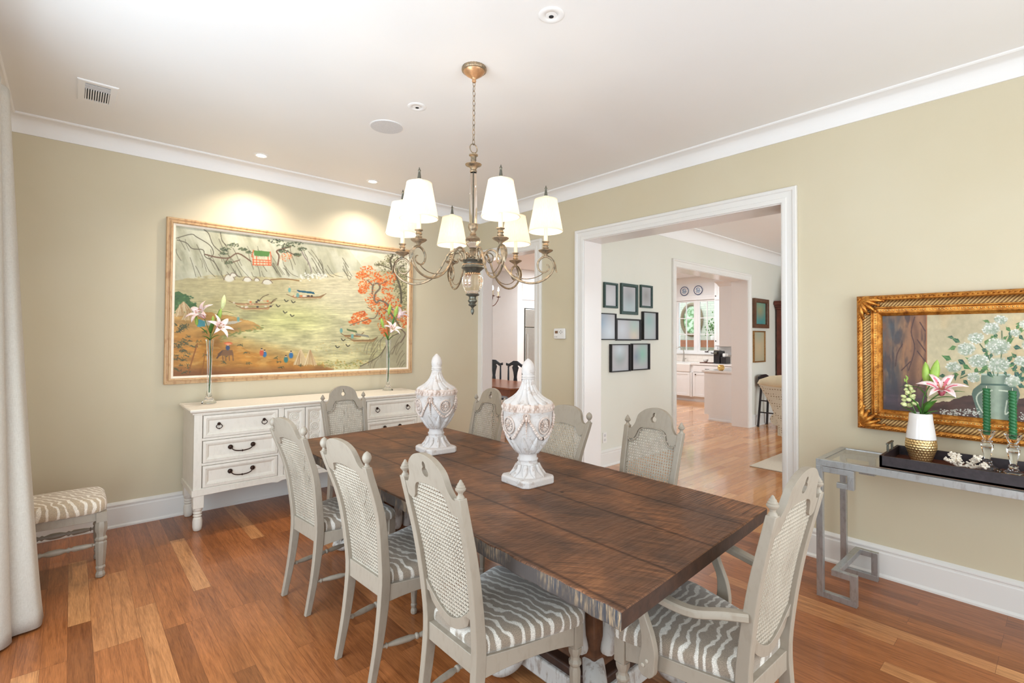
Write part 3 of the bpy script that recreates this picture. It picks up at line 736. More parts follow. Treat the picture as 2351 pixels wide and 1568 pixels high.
# front frame: stiles, rails, apron
b = MB()
xs = [-HX, -.950, -.395, -.350, .350, .395, .950, HX]
for i in (0, 2, 4, 6): b.box(xs[i], xs[i + 1], YF, YF + .03, ZB, ZT)
for x0, x1 in ((-.950, -.395), (-.350, .350), (.395, .950)):
    b.box(x0, x1, YF, YF + .03, ZT - .018, ZT); b.box(x0, x1, YF, YF + .03, ZB, ZB + .012)
for x0, x1 in ((-.950, -.395), (.395, .950)):
    for z in (.700, .508): b.box(x0, x1, YF, YF + .03, z - .010, z + .010)
b.build('face_frame', MAT['cream'], sb, smooth=0, bev=.002)
b = MB(); pts = [(-HX - .01, ZB + .004), (HX + .01, ZB + .004), (HX + .01, ZB - .045)]
low = [(HX - .25, ZB - .038), (.44, ZB - .036), (.40, ZB - .046), (.36, ZB - .030), (.0, ZB - .028), (-.36, ZB - .030), (-.40, ZB - .046), (-.44, ZB - .036), (-HX + .25, ZB - .038), (-HX - .01, ZB - .045)]
b.prism(pts + low, (), lambda u, w, t: (u, YF - .008 + t, w), 0, .024); b.box(-HX - .01, -HX + .012, YF + .016, -.05, ZB - .04, ZB + .004); b.box(HX - .012, HX + .01, YF + .016, -.05, ZB - .04, ZB + .004)
b.build('apron', MAT['cream'], sb, bev=.002)
for s in (-1, 1):
    for y in (YF + .035, -.085):
        b = MB(); x = s * (HX - .038); b.box(x - .036, x + .036, y - .036, y + .036, .175, ZB - .01)
        b.lathe([(.022, 0), (.028, .006), (.033, .03), (.034, .07), (.030, .098), (.021, .106), (.030, .112), (.031, .120), (.023, .126), (.030, .132), (.031, .142), (.024, .148), (.032, .156), (.034, .166), (.034, .178)], 20, (x, y, 0)); b.build('leg', MAT['cream'], sb, bev=.003)
def panel(x0, x1, z0, z1, name='drawer'):
    b = MB(); R = []
    for ins_, d in ((0, .010), (0, -.006), (.020, -.008), (.022, -.001), (.030, .000), (.042, .0095), (.044, .0105)):
        R.append([Vector((x0 + ins_, YF + d, z0 + ins_)), Vector((x1 - ins_, YF + d, z0 + ins_)), Vector((x1 - ins_, YF + d, z1 - ins_)), Vector((x0 + ins_, YF + d, z1 - ins_))])
    b.rings(R); return b.build(name, MAT['cream'], sb, smooth=0)
def ring_pull(par, x, z):
    b = MB(); Rx = Matrix.Rotation(PI / 2, 3, 'X'); b.lathe([(.0125, 0), (.0125, .003), (.008, .008), (.004, .014)], 14, (x, YF, z + .012), M=Rx)
    pts = [(x + .020 * math.sin(a) * (1 + .06 * math.cos(4 * a)), YF - .013, z - .006 + .018 * math.cos(a)) for a in np.linspace(0, 2 * PI, 25)[:-1]]
    b.tube(pts, .0030, 8, closed=True); b.ball((x, YF - .014, z - .024), .005, 8, 6); b.build('ring_pull', MAT['bronze'], par, smooth=60)
def bail_pull(par, x, z):
    b = MB(); Rx = Matrix.Rotation(PI / 2, 3, 'X')
    for s in (-1, 1):
        b.lathe([(.018, 0), (.018, .003), (.013, .007), (.013, .010), (.005, .014)], 18, (x + s * .082, YF, z + .012), M=Rx)
    P = spline([(x - .082, YF - .018, z + .012), (x - .066, YF - .022, z - .008), (x - .040, YF - .024, z - .019), (x, YF - .024, z - .023), (x + .040, YF - .024, z - .019), (x + .066, YF - .022, z - .008), (x + .082, YF - .018, z + .012)], 5)
    m = len(P); b.tube(P, [.0034 + .0012 * abs(math.sin(PI * i / (m - 1))) for i in range(m)], 8); b.ball((x, YF - .024, z - .023), .0085, 10, 6, (.7, .8, 1)); b.build('bail_pull', MAT['bronze'], par, smooth=60)
for x0, x1 in ((-.944, -.401), (.401, .944)):
    d = panel(x0, x1, .713, .884); xm = (x0 + x1) / 2
    for s in (-1, 1): ring_pull(d, xm + s * .165, .800)
    d = panel(x0, x1, .521, .687); bail_pull(d, xm, .607)
    d = panel(x0, x1, .330, .495); bail_pull(d, xm, .415)
for i in range(4):
    w = .70 / 4; x0 = -.350 + i * w + .003; x1 = x0 + w - .006; d = panel(x0, x1, .330, .884, 'door')
    b = MB(); xc = (x0 + x1) / 2
    for k in range(5):                                            # relief spirals
        zc = .395 + k * .104; pts = []
        for j in range(46):
            a = j / 45 * 2 * PI * 2.6; r = .006 + .034 * j / 45; pts.append((xc + r * math.cos(a), YF + .0085, zc + r * math.sin(a)))
        b.tube(pts, .0050, 6)
        for sx in (-1, 1):
            for sz in (-1, 1): b.ball((xc + sx * .037, YF + .008, zc + sz * .046), .008, 8, 4, (1, .7, 1))
    b.build('spiral_relief', MAT['cream'], d, smooth=50)
    if i in (0, 3):
        xh = x0 - .002 if i == 0 else x1 + .002
        for z in (.46, .79):
            b = MB(); b.box(xh - .007, xh + .007, YF - .007, YF - .003, z - .03, z + .03); b.lathe([(.004, -.032), (.004, .032), (.001, .04)], 8, (xh, YF - .007, z)); b.build('hinge', MAT['hinge'], d)
    else:
        b = MB(); xk = x1 - .016 if i == 1 else x0 + .016; b.lathe([(.010, 0), (.010, .003), (.004, .006), (.004, .014)], 12, (xk, YF, .60), M=Matrix.Rotation(PI / 2, 3, 'X')); b.tube([(xk - .020, YF - .016, .596), (xk - .008, YF - .016, .602), (xk + .008, YF - .016, .600), (xk + .020, YF - .016, .604)], [.003, .006, .006, .003], 8)
        b.build('door_knob', MAT['bronze'], d, smooth=60)

# ------------------------------------------------------------------ painted canvases (pigment stored per vertex)
def homog(src, dst):
    A = []
    for (x, y), (u, v) in zip(src, dst): A += [[x, y, 1, 0, 0, 0, -u * x, -u * y, -u], [0, 0, 0, x, y, 1, -v * x, -v * y, -v]]
    return np.linalg.svd(np.array(A, float))[2][-1].reshape(3, 3)
def hap(H, x, y):
    w = H[2, 0] * x + H[2, 1] * y + H[2, 2]; return (H[0, 0] * x + H[0, 1] * y + H[0, 2]) / w, (H[1, 0] * x + H[1, 1] * y + H[1, 2]) / w
_rng = np.random.RandomState(3); _T = _rng.rand(256, 256)
def vn(x, y):
    xi = np.floor(x).astype(int); yi = np.floor(y).astype(int); fx = x - xi; fy = y - yi; fx = fx * fx * (3 - 2 * fx); fy = fy * fy * (3 - 2 * fy)
    g = lambda a, c: _T[a % 256, c % 256]
    return (g(xi, yi) * (1 - fx) + g(xi + 1, yi) * fx) * (1 - fy) + (g(xi, yi + 1) * (1 - fx) + g(xi + 1, yi + 1) * fx) * fy
def fbm(x, y, o=4):
    s = 0; a = .5
    for k in range(o): s = s + a * vn(x * 2 ** k + 17 * k, y * 2 ** k + 31 * k); a *= .5
    return s / (1 - .5 ** o)
class Canvas:
    """pigment on a w x h grid; strokes are given in sketch coordinates mapped by the four corners (TL,TR,BR,BL)"""
    def __init__(s, w, h, corners):
        s.w, s.h = w, h; s.e = 2.2; s.H = homog([(0, 0), (w - 1, 0), (w - 1, h - 1), (0, h - 1)], corners); s.Hi = homog(corners, [(0, 0), (w - 1, 0), (w - 1, h - 1), (0, h - 1)])
        gx, gy = np.meshgrid(np.arange(w), np.arange(h)); s.X, s.Y = hap(s.H, gx, gy); s.im = np.zeros((h, w, 3)); s.gx, s.gy = gx, gy
    def win(s, pts, pad):
        c = []
        for (x, y) in pts:
            for dx in (-pad, pad):
                for dy in (-pad, pad): c.append(hap(s.Hi, x + dx, y + dy))
        c = np.array(c); x0, y0 = np.floor(c.min(0)).astype(int); x1, y1 = np.ceil(c.max(0)).astype(int) + 1
        return slice(max(y0, 0), max(min(y1, s.h), 0)), slice(max(x0, 0), max(min(x1, s.w), 0))
    def put(s, w, a, col):
        a = np.clip(a, 0, 1)[..., None]; col = np.array(col, float); s.im[w] = s.im[w] * (1 - a) + col * a
    def dot(s, x, y, rx, ry, col, al=1, soft=.35, ang=0):
        w = s.win([(x, y)], max(rx, ry) * 1.3); dx = s.X[w] - x; dy = s.Y[w] - y; c, q = math.cos(ang), math.sin(ang)
        d = np.sqrt(((dx * c + dy * q) / rx) ** 2 + ((-dx * q + dy * c) / ry) ** 2); s.put(w, al * (1 - d) / soft, col)
    def line(s, pts, wd, col, al=1):
        for (a, c) in zip(pts, pts[1:]):
            w = s.win([a, c], wd * 1.5 + 2); ax, ay = a; bx_, by_ = c; L = (bx_ - ax) ** 2 + (by_ - ay) ** 2 + 1e-9
            t = np.clip(((s.X[w] - ax) * (bx_ - ax) + (s.Y[w] - ay) * (by_ - ay)) / L, 0, 1); d = np.hypot(s.X[w] - ax - t * (bx_ - ax), s.Y[w] - ay - t * (by_ - ay))
            s.put(w, al * (1.0 - (d - wd / 2) / s.e), col)
    def curve(s, pts, wd, col, al=1): s.line([(p.x, p.y) for p in spline([(a, c, 0) for a, c in pts], 4)], wd, col, al)
    def poly(s, pts, col, al=1, rough=0, fs=.02):
        w = s.win(pts, 20 + rough); X = s.X[w]; Y = s.Y[w]
        if rough: X = X + (fbm(X * fs, Y * fs) - .5) * rough * 2; Y = Y + (fbm(X * fs + 50, Y * fs + 9) - .5) * rough * 2
        ins = np.zeros(X.shape, bool); n = len(pts)
        for i in range(n):
            (x0, y0), (x1, y1) = pts[i], pts[(i + 1) % n]
            if y0 == y1: continue
            ins ^= ((Y < y0) != (Y < y1)) & (X < (x1 - x0) * (Y - y0) / (y1 - y0) + x0)
        s.put(w, ins * al, col); return w, ins
    def tone(s, f, k, w=(slice(None), slice(None))):
        s.im[w] = np.clip(s.im[w] * (1 + k * (f[..., None] - .5)), 0, 255)
    def build(s, name, x0, x1, z0, z1, mapf, parent, m, bulge=0):
        h, w = s.h, s.w; u = np.linspace(0, 1, w); v = np.linspace(0, 1, h); U, V = np.meshgrid(u, v)
        P = mapf(x0 + (x1 - x0) * U, z1 + (z0 - z1) * V); co = np.stack(P, -1).reshape(-1, 3)
        idx = np.arange(w * h).reshape(h, w); q = np.stack([idx[:-1, :-1], idx[1:, :-1], idx[1:, 1:], idx[:-1, 1:]], -1).reshape(-1, 4)
        me = bpy.data.meshes.new(name); me.vertices.add(len(co)); me.vertices.foreach_set('co', co.ravel()); me.loops.add(q.size); me.loops.foreach_set('vertex_index', q.ravel()); me.polygons.add(len(q))
        me.polygons.foreach_set('loop_start', np.arange(len(q)) * 4); me.update(calc_edges=True); me.materials.append(m)
        c = np.clip(s.im / 255, 0, 1); c = np.where(c <= .04045, c / 12.92, ((c + .055) / 1.055) ** 2.4); c = np.concatenate([c, np.ones((h, w, 1))], -1).reshape(-1, 4)
        at = me.color_attributes.new('pigment', 'FLOAT_COLOR', 'POINT'); at.data.foreach_set('color', c.ravel().astype(np.float32))
        o = bpy.data.objects.new(name, me); COL.objects.link(o); o.parent = parent; return o
def pig_mat(name, rough, weave=400, bump=.1):
    t = NT(name); a = t.n('ShaderNodeVertexColor', layer_name='pigment'); n = t.noise(t.coord(), weave, 2)
    t.set(t.mix(1.0, a.outputs[0], t.ramp(n, [(.3, (.80, .80, .80)), (.7, (.90, .90, .90))]), 'MULTIPLY'), rough); t.bump(n, bump, .001); return t.m
MAT['pig'] = pig_mat('painted_canvas', .5)
MAT['giltpale'] = painted('pale_gilt_frame', lin(206, 168, 124), lin(168, 118, 78), .6, .4)
MAT['goldline'] = plain('ivory_frame_liner', lin(238, 224, 204), .5, nscale=40, var=.05)
def frame(prof, x0, x1, z0, z1, mapf):
    """mitred frame; prof list of (inset from the outer edge, height out)"""
    b = MB(); loops = [[(x0 + d, z0 + d), (x1 - d, z0 + d), (x1 - d, z1 - d), (x0 + d, z1 - d)] for d, h in prof]
    R = [[Vector(mapf(x, z, h)) for x, z in L] for L, (d, h) in zip(loops, prof)]
    b.rings(R, cap=False); return b
# --- big landscape
pt = thing('landscape_painting', 'wide river landscape painting with boats and orange tree in pale gilt frame', 'painting', (-2.14, 0, 1.10))
wx = 1.160; hz = 1.392; fw = lambda x, z, h: (x, -h, z)
b = frame([(0, .002), (0, .030), (.006, .034), (.014, .034), (.018, .028), (.026, .028), (.032, .040), (.040, .040), (.044, .030), (.047, .028)], -wx, wx, 0, hz, fw); b.build('frame', MAT['giltpale'], pt, smooth=25)
b = frame([(.046, .028), (.048, .031), (.064, .026), (.066, .016)], -wx, wx, 0, hz, fw); b.build('liner', MAT['goldline'], pt, smooth=0)
cv = Canvas(620, 372, [(150, 130), (2140, 385), (2130, 1370), (122, 1445)])
X, Y = cv.X, cv.Y; n1 = fbm(X * .004, Y * .012); n2 = fbm(X * .02, Y * .10); n3 = fbm(X * .01, Y * .01)
t_ = np.clip((Y - 520) / 900, 0, 1)[..., None]
cv.im[:] = np.array([184, 171, 128]) * (1 - t_) + np.array([203, 194, 140]) * t_              # water
gl = np.exp(-(((X - 1560) / 420) ** 2 + ((Y - 760) / 380) ** 2))[..., None]; cv.im = cv.im * (1 - gl * .75) + np.array([236, 224, 190]) * gl * .75
gr = np.exp(-(((X - 1150) / 420) ** 2 + ((Y - 950) / 150) ** 2))[..., None]; cv.im = cv.im * (1 - gr * .6) + np.array([198, 200, 124]) * gr * .6
cv.tone(n2, .22); cv.tone(fbm(X * .006, Y * .2), .16)
cv.poly([(100, 80), (2200, 300), (2200, 520), (1640, 520), (1500, 545), (1200, 590), (960, 580), (560, 560), (430, 560), (130, 610)], (190, 186, 158), 1, 14)   # cliffs
cv.poly([(1620, 310), (2200, 360), (2200, 520), (1760, 500)], (228, 218, 190), 1, 10); cv.poly([(1740, 430), (1830, 380), (1950, 430), (1990, 520), (1720, 520)], (206, 200, 172), .6, 8)
w = (slice(0, int(cv.h * .52)), slice(None)); cliff = (Y < 590) & (X < 1700); ridge = fbm(X * .016 - Y * .006, Y * .004 + X * .002, 5); cv.put((slice(None), slice(None)), cliff * np.clip((ridge - .45) * 2.2, 0, .55), (224, 222, 200)); cv.put((slice(None), slice(None)), cliff * np.clip((.42 - ridge) * 2.6, 0, .5), (142, 140, 112))
rk = random.Random(5)
for k in range(70):
    x = rk.uniform(150, 1640); y = rk.uniform(180 + x * .1, 540); L = rk.uniform(60, 200); dx = rk.uniform(.25, .7)
    cv.curve([(x, y), (x + L * dx * .4 + rk.uniform(-12, 12), y + L * .4), (x + L * dx, min(y + L, 575))], rk.choice((2.5, 3.5)), (104, 98, 78), .65)
for P in ([(155, 240), (280, 205), (330, 230), (440, 300), (470, 370), (440, 420)], [(160, 255), (240, 280), (290, 330), (380, 340), (400, 400), (470, 440), (520, 520)], [(390, 165), (430, 200), (470, 300), (560, 380)], [(530, 190), (545, 260), (580, 300)]): cv.curve(P, 5, (96, 88, 70), .9)
for (x, y, rx, ry) in ((605, 590, 48, 34), (760, 600, 40, 22), (840, 602, 25, 16), (930, 622, 46, 24), (640, 560, 30, 18)): cv.dot(x, y, rx, ry, (222, 216, 198), 1, .3); cv.curve([(x - rx, y + ry * .4), (x - rx * .5, y - ry), (x + rx * .4, y - ry * .8), (x + rx, y + ry * .3)], 3, (110, 84, 70), .8)
for k in range(60): cv.dot(rk.uniform(1210, 1440), 565 + rk.gauss(0, 14), 12, 7, (232, 228, 214), .5)
cv.curve([(1210, 320), (1250, 400), (1285, 450), (1310, 530)], 9, (150, 138, 128), .8); cv.curve([(960, 600), (1080, 592), (1200, 608)], 10, (150, 116, 70), .7)
# pavilion
cv.poly([(805, 395), (960, 402), (962, 475), (803, 472)], (216, 204, 170), .8)
cv.poly([(812, 342), (955, 355), (942, 398), (820, 390)], (84, 128, 62)); 
for P in ([(812, 342), (802, 380), (795, 400)], [(955, 355), (962, 395)], [(808, 390), (808, 470)], [(838, 395), (838, 470)], [(936, 400), (938, 474)], [(962, 395), (960, 474)], [(805, 425), (962, 432)], [(805, 446), (962, 452)], [(805, 470), (962, 474)]): cv.line(P, 5, (214, 92, 44), .95)
for k in range(6): cv.line([(812 + k * 27, 428), (812 + k * 27, 470)], 3, (214, 100, 52), .9)
def foliage(cx, cy, rx, ry, n, cols, r=(5, 10), al=.8):
    for k in range(n):
        a = rk.uniform(0, 2 * PI); q = math.sqrt(rk.random()); cv.dot(cx + rx * q * math.cos(a), cy + ry * q * math.sin(a), rk.uniform(*r), rk.uniform(*r) * .8, rk.choice(cols), al, .5)
PN = [(92, 104, 72), (72, 82, 60), (118, 122, 88), (60, 66, 52)]; OR = [(222, 102, 38), (236, 128, 60), (206, 84, 28), (242, 150, 84), (230, 116, 50)]; OL = [(132, 128, 84), (108, 104, 70), (150, 146, 104), (88, 84, 58)]
for P, wd in (([(400, 380), (500, 405), (600, 410), (680, 370), (790, 440)], 9), ([(600, 410), (570, 460), (690, 430)], 6), ([(1020, 470), (1030, 390), (1010, 350), (1060, 330), (1130, 310)], 11), ([(1060, 330), (1160, 380), (1200, 395)], 7)): cv.curve(P, wd, (112, 84, 64), .95)
for c in ((640, 300, 55, 18), (575, 335, 45, 16), (720, 335, 45, 14), (560, 370, 36, 12), (770, 360, 30, 10), (600, 450, 45, 14), (1000, 262, 70, 16), (1080, 300, 70, 20), (1170, 290, 80, 22), (1060, 350, 50, 14), (1190, 380, 34, 12), (1230, 330, 40, 14)): foliage(*c, 34, PN, (5, 11))
foliage(1090, 400, 58, 38, 70, OR, (3, 7)); 
# left bush, ricks
cv.poly([(130, 720), (180, 705), (215, 730), (262, 740), (270, 790), (320, 820), (330, 880), (130, 900)], (74, 108, 58), 1, 10)
for k in range(40): cv.dot(rk.uniform(140, 320), rk.uniform(730, 880), 16, 10, rk.choice([(58, 92, 48), (98, 134, 78), (64, 100, 60)]), .5)
def rick(x, y, w_, h_, c0=(214, 188, 140)):
    cv.poly([(x - w_, y), (x - w_ * .35, y - h_ * .7), (x, y - h_), (x + w_ * .35, y - h_ * .7), (x + w_, y)], c0, 1, 4)
    for k in range(34): t = rk.uniform(-1, 1); cv.line([(x + t * 6, y - h_ * .95), (x + t * w_ * .95, y + rk.uniform(-8, 12))], 2, rk.choice([(170, 130, 84), (236, 218, 178), (190, 152, 104)]), .55)
# banks
cv.poly([(125, 900), (330, 880), (560, 905), (760, 945), (870, 1010), (900, 1030), (560, 1090), (520, 1130), (640, 1165), (800, 1240), (1100, 1310), (1420, 1350), (1500, 1400), (120, 1470)], (190, 148, 84), 1, 16)
bank = (slice(int(cv.h * .55), cv.h), slice(None)); Xb, Yb = cv.X[bank], cv.Y[bank]; edge_ = np.clip(((Yb - 940) - (Xb - 120) * .23) / 160, 0, 1) * np.clip((1500 - Xb) / 300, 0, 1)
cv.put(bank, edge_ * .85, (190, 128, 48)); cv.tone(fbm(Xb * .008, Yb * .03), .45, bank); cv.put(bank, edge_ * np.clip((fbm(Xb * .01, Yb * .04) - .55) * 4, 0, .6), (216, 168, 92))
cv.put(bank, np.clip((Yb - 1340) / 90, 0, .75) * (Xb < 1500), (122, 72, 34))
rick(215, 880, 78, 90, (206, 178, 134)); rick(185, 915, 48, 100); rick(258, 950, 62, 100); rick(1215, 1345, 66, 140); rick(1295, 1345, 60, 135)
for k in range(80):
    x = rk.choice([rk.uniform(130, 260), rk.uniform(130, 1400)]); y = rk.uniform(960, 1420)
    if y < 900 + x * .33: continue
    for j in range(5): cv.line([(x + rk.uniform(-30, 30), y + rk.uniform(-6, 6)), (x + rk.uniform(-24, 24), y - rk.uniform(4, 22))], 3, rk.choice([(72, 82, 50), (94, 96, 58), (60, 66, 48)]), .6)
for k in range(60): x = rk.uniform(520, 900); cv.dot(x, 1110 - (x - 520) * .25 + rk.gauss(0, 16), 18, 5, (130, 140, 78), .5)
foliage(1600, 1340, 240, 40, 160, [(150, 152, 80), (176, 166, 96), (206, 160, 80), (128, 130, 70)], (6, 12), .5); foliage(1650, 1200, 320, 70, 160, [(196, 178, 100), (210, 160, 86), (180, 176, 104)], (3, 7), .5)
# right rock and trees
cv.poly([(2150, 1040), (2060, 1070), (1990, 1110), (1950, 1190), (1880, 1290), (1720, 1370), (1700, 1400), (2150, 1400)], (178, 168, 134), 1, 12)
for k in range(26): x = rk.uniform(1800, 2120); y = rk.uniform(1080, 1340); cv.curve([(x, y), (x - 30, y + 40), (x - 50 + rk.uniform(-20, 20), y + 110)], 3, (126, 114, 88), .6)
cv.curve([(2060, 1070), (1990, 1110), (1940, 1200), (1880, 1280), (1730, 1360)], 6, (110, 98, 76), .8)
foliage(2010, 480, 130, 70, 260, OL, (4, 8), .7); foliage(2000, 410, 60, 44, 120, OL, (4, 8), .7); foliage(2080, 620, 70, 150, 420, OL, (4, 8), .65); foliage(2100, 780, 40, 90, 160, OL, (4, 8), .6); foliage(1900, 460, 50, 26, 60, OL, (3, 7), .7)
cv.curve([(2085, 800), (2080, 690), (2050, 590), (2010, 510), (1990, 430), (2010, 390)], 15, (98, 88, 68)); cv.curve([(2015, 515), (1930, 475), (1870, 465)], 6, (98, 88, 68)); cv.curve([(2050, 590), (2060, 500), (2110, 470)], 7, (98, 88, 68))
TR = (128, 108, 88)
for c in ((1790, 520, 70, 46), (1740, 560, 50, 34), (1860, 580, 66, 50), (1770, 640, 56, 44), (1750, 690, 40, 30), (1990, 580, 52, 60), (1920, 620, 46, 30), (1970, 700, 50, 80), (1840, 770, 70, 50), (1900, 840, 90, 60), (2000, 800, 80, 70), (1960, 900, 90, 70), (2060, 900, 70, 90), (1700, 920, 46, 34), (1740, 900, 50, 26), (1680, 970, 46, 24), (1780, 960, 44, 30), (1930, 990, 50, 70), (1950, 1060, 40, 36), (2110, 960, 30, 60)): foliage(*c, 52, OR, (6, 13), .82)
for P, wd in (([(2090, 1040), (2040, 960), (1990, 880), (1960, 810), (1900, 780), (1870, 800), (1850, 770), (1860, 720), (1900, 670), (1880, 630), (1840, 650), (1835, 720)], 13), ([(1990, 900), (1910, 850), (1860, 930), (1810, 940)], 6), ([(1960, 810), (2010, 860)], 16), ([(1810, 940), (1690, 980), (1640, 1000)], 5), ([(1840, 650), (1790, 600)], 6), ([(1900, 640), (1960, 610)], 5), ([(2090, 1040), (2120, 1080), (2080, 1150)], 9), ([(1830, 860), (1790, 840)], 4)): cv.curve(P, wd, TR, .95)
foliage(1900, 720, 120, 200, 90, OR, (6, 10), .8)
# boats, people, birds
def boat(x, y, L, col, roof=None, s=1):
    cv.poly([(x - L / 2, y - 14), (x - L * .38, y + 4), (x + L * .3, y + 6), (x + L / 2, y - 20), (x + L * .36, y + 24), (x - L * .3, y + 24)], col); cv.curve([(x - L / 2, y - 14), (x - L * .3, y + 8), (x + L * .3, y + 8), (x + L / 2, y - 20)], 3, (120, 84, 50), .8); cv.dot(x, y + 34, L * .45, 7, (150, 136, 88), .5)
    if roof: cv.poly([(x - L * .25, y - 52), (x + L * .18, y - 34), (x + L * .22, y - 14), (x - L * .22, y - 34)], roof)
boat(1265, 740, 340, (176, 140, 96), (36, 92, 112)); boat(800, 800, 400, (190, 150, 104)); boat(820, 838, 320, (186, 144, 98)); boat(1660, 1080, 200, (170, 132, 84), (110, 124, 80)); boat(1750, 1120, 260, (172, 134, 86), (150, 146, 128))
cv.poly([(310, 950), (400, 955), (560, 965), (720, 958), (650, 985), (560, 995), (400, 1000), (340, 1015)], (206, 202, 188), .9); cv.poly([(312, 955), (350, 945), (400, 965), (395, 1010), (330, 1012)], (70, 150, 164), .9)
for k in range(40):
    x, y = rk.choice([(rk.uniform(620, 960), rk.uniform(780, 840)), (rk.uniform(1150, 1320), 742)]); cv.dot(x, y, 13, 10, rk.choice([(232, 216, 196), (214, 170, 130), (70, 62, 56), (214, 120, 70), (214, 200, 170)]), .85)
for x, y in ((1120, 690), (1190, 735), (680, 945), (1660, 1095), (1565, 1045)): cv.dot(x, y, 15, 26, (120, 168, 158), .9); cv.dot(x, y - 28, 8, 8, (220, 190, 160))
cv.curve([(860, 790), (890, 750), (940, 730)], 4, (96, 78, 50)); cv.curve([(960, 810), (980, 780), (1010, 765)], 4, (96, 78, 50))
for x, y in ((1150, 795), (1020, 830), (1080, 885), (1140, 915), (1530, 1190), (1620, 1178), (1090, 785), (1580, 1128)): cv.curve([(x - 14, y - 12), (x, y + 6), (x + 18, y - 4)], 6, (74, 70, 52), .9)
# rider, walkers
cv.poly([(505, 1245), (545, 1210), (630, 1215), (640, 1260), (540, 1262), (500, 1280)], (128, 90, 56)); 
for x in (545, 570, 600, 632): cv.line([(x, 1250), (x + 4, 1305)], 7, (128, 90, 56))
cv.line([(540, 1225), (498, 1285)], 10, (100, 74, 60)); cv.dot(590, 1195, 22, 26, (60, 76, 112)); cv.dot(592, 1168, 10, 10, (226, 200, 174)); cv.dot(595, 1157, 42, 16, (222, 108, 58)); cv.dot(595, 1162, 30, 8, (238, 160, 120))
for x, y, c in ((905, 1252, (52, 112, 160)), (880, 1240, (208, 90, 60)), (1132, 1262, (46, 106, 158)), (1088, 1300, (54, 120, 120))): cv.dot(x, y, 22, 32, c, .95); cv.dot(x, y - 30, 10, 10, (220, 186, 160)); cv.dot(x, y - 36, 10, 6, (50, 44, 40))
cv.line([(330, 1160), (250, 1420)], 12, (150, 92, 36), .5); cv.line([(400, 1220), (370, 1420)], 9, (156, 98, 40), .45)
cv.tone(fbm(X * .03, Y * .03, 3), .10)
cv.build('canvas', -wx + .064, wx - .064, .064, hz - .064, lambda a, c: (a, a * 0 - .018, c), pt, MAT['pig'])

# --- flower painting in ornate gold frame, right wall. along = -y
MAT['gold'] = NT('antique_gold_leaf'); _t = MAT['gold']; _n = _t.noise(_t.coord(), 26, 5, .7); _t.set(_t.ramp(_n, [(.3, lin(120, 66, 24)), (.5, lin(196, 128, 52)), (.7, lin(226, 168, 84))]), .38, .75); _t.bump(_n, .5, .003); MAT['gold'] = _t.m
MAT['goldpale'] = plain('bright_gold_bead', lin(232, 196, 124), .3, .8, nscale=50, var=.12)
fp = thing('flower_painting', 'still life painting of white hydrangeas in ornate gold frame above the console', 'painting', (0, -4.067, .931))
FL = 1.36; FH = .853
fm = lambda a, z, h: (-h, -a, z)
b = frame([(0, .002), (0, .040), (.006, .052), (.016, .058), (.026, .054), (.032, .044)], 0, FL, 0, FH, fm); b.build('outer_moulding', MAT['gold'], fp, smooth=50)
MAT['ribbed'] = NT('ribbed_gold_cove'); _t = MAT['ribbed']; _w = _t.n('ShaderNodeTexWave', bands_direction='DIAGONAL'); _w.inputs['Scale'].default_value = 34; _t.l(_t.coord(scale=(0, 1, 1)), _w.inputs[0]); _t.set(_t.ramp(_w.outputs['Fac'], [(0, lin(112, 74, 38)), (1, lin(196, 158, 100))]), .45, .6); _t.bump(_w.outputs['Fac'], .4, .003); MAT['ribbed'] = _t.m
b = frame([(.032, .044), (.036, .036), (.048, .026), (.060, .024), (.072, .028)], 0, FL, 0, FH, fm); b.build('ribbed_cove', MAT['ribbed'], fp, smooth=50)
b = frame([(.072, .028), (.074, .036), (.080, .038), (.084, .034), (.086, .024), (.104, .024), (.106, .034), (.112, .036), (.122, .026), (.130, .018), (.131, .008)], 0, FL, 0, FH, fm); b.build('inner_moulding', MAT['gold'], fp, smooth=40)
b = MB()
def along_rect(d, step):
    out = []; x0, x1, z0, z1 = d, FL - d, d, FH - d
    n = int((x1 - x0) / step)
    for i in range(n + 1): t = x0 + (x1 - x0) * i / n; out += [(t, z0), (t, z1)]
    n = int((z1 - z0) / step)
    for i in range(1, n): t = z0 + (z1 - z0) * i / n; out += [(x0, t), (x1, t)]
    return out
for a, z in along_rect(.095, .016): b.ball(fm(a, z, .026), .0052, 6, 4)
b.build('bead_row', MAT['goldpale'], fp, smooth=60)
b = MB()
for i, (a, z) in enumerate(along_rect(.015, .021)):
    horiz = (abs(z - .015) < 1e-3 or abs(z - (FH - .015)) < 1e-3); d = (.012, .007) if horiz else (.007, .012)
    b.tube([fm(a - d[0], z - d[1], .050), fm(a, z, .0615), fm(a + d[0], z + d[1], .050)], [.002, .0055, .002], 5)
b.build('leaf_moulding', MAT['gold'], fp, smooth=60)
for (ca, cz, sa, sz) in ((0, 0, 1, 1), (0, FH, 1, -1), (FL, 0, -1, 1), (FL, FH, -1, -1)):   # acanthus corners
    b = MB()
    for an in (8, 24, 45, 66, 82):
        r = .125 if an in (8, 82) else (.105 if an != 45 else .115); c, q = math.cos(math.radians(an)), math.sin(math.radians(an))
        P = [fm(ca + sa * (.018 + r * t * c), cz + sz * (.018 + r * t * q), .040 + .026 * math.sin(t * PI * .85)) for t in (0, .25, .5, .75, 1)]
        b.tube(spline(P, 3), [.006, .008, .010, .012, .013, .014, .014, .014, .014, .013, .011, .008, .004], 6)
        b.ball(fm(ca + sa * (.018 + r * c), cz + sz * (.018 + r * q), .046), .011, 8, 6)
    b.build('corner_ornament', MAT['gold'], fp, smooth=60)
ca_ = 131e-3; CW = FL - 2 * ca_
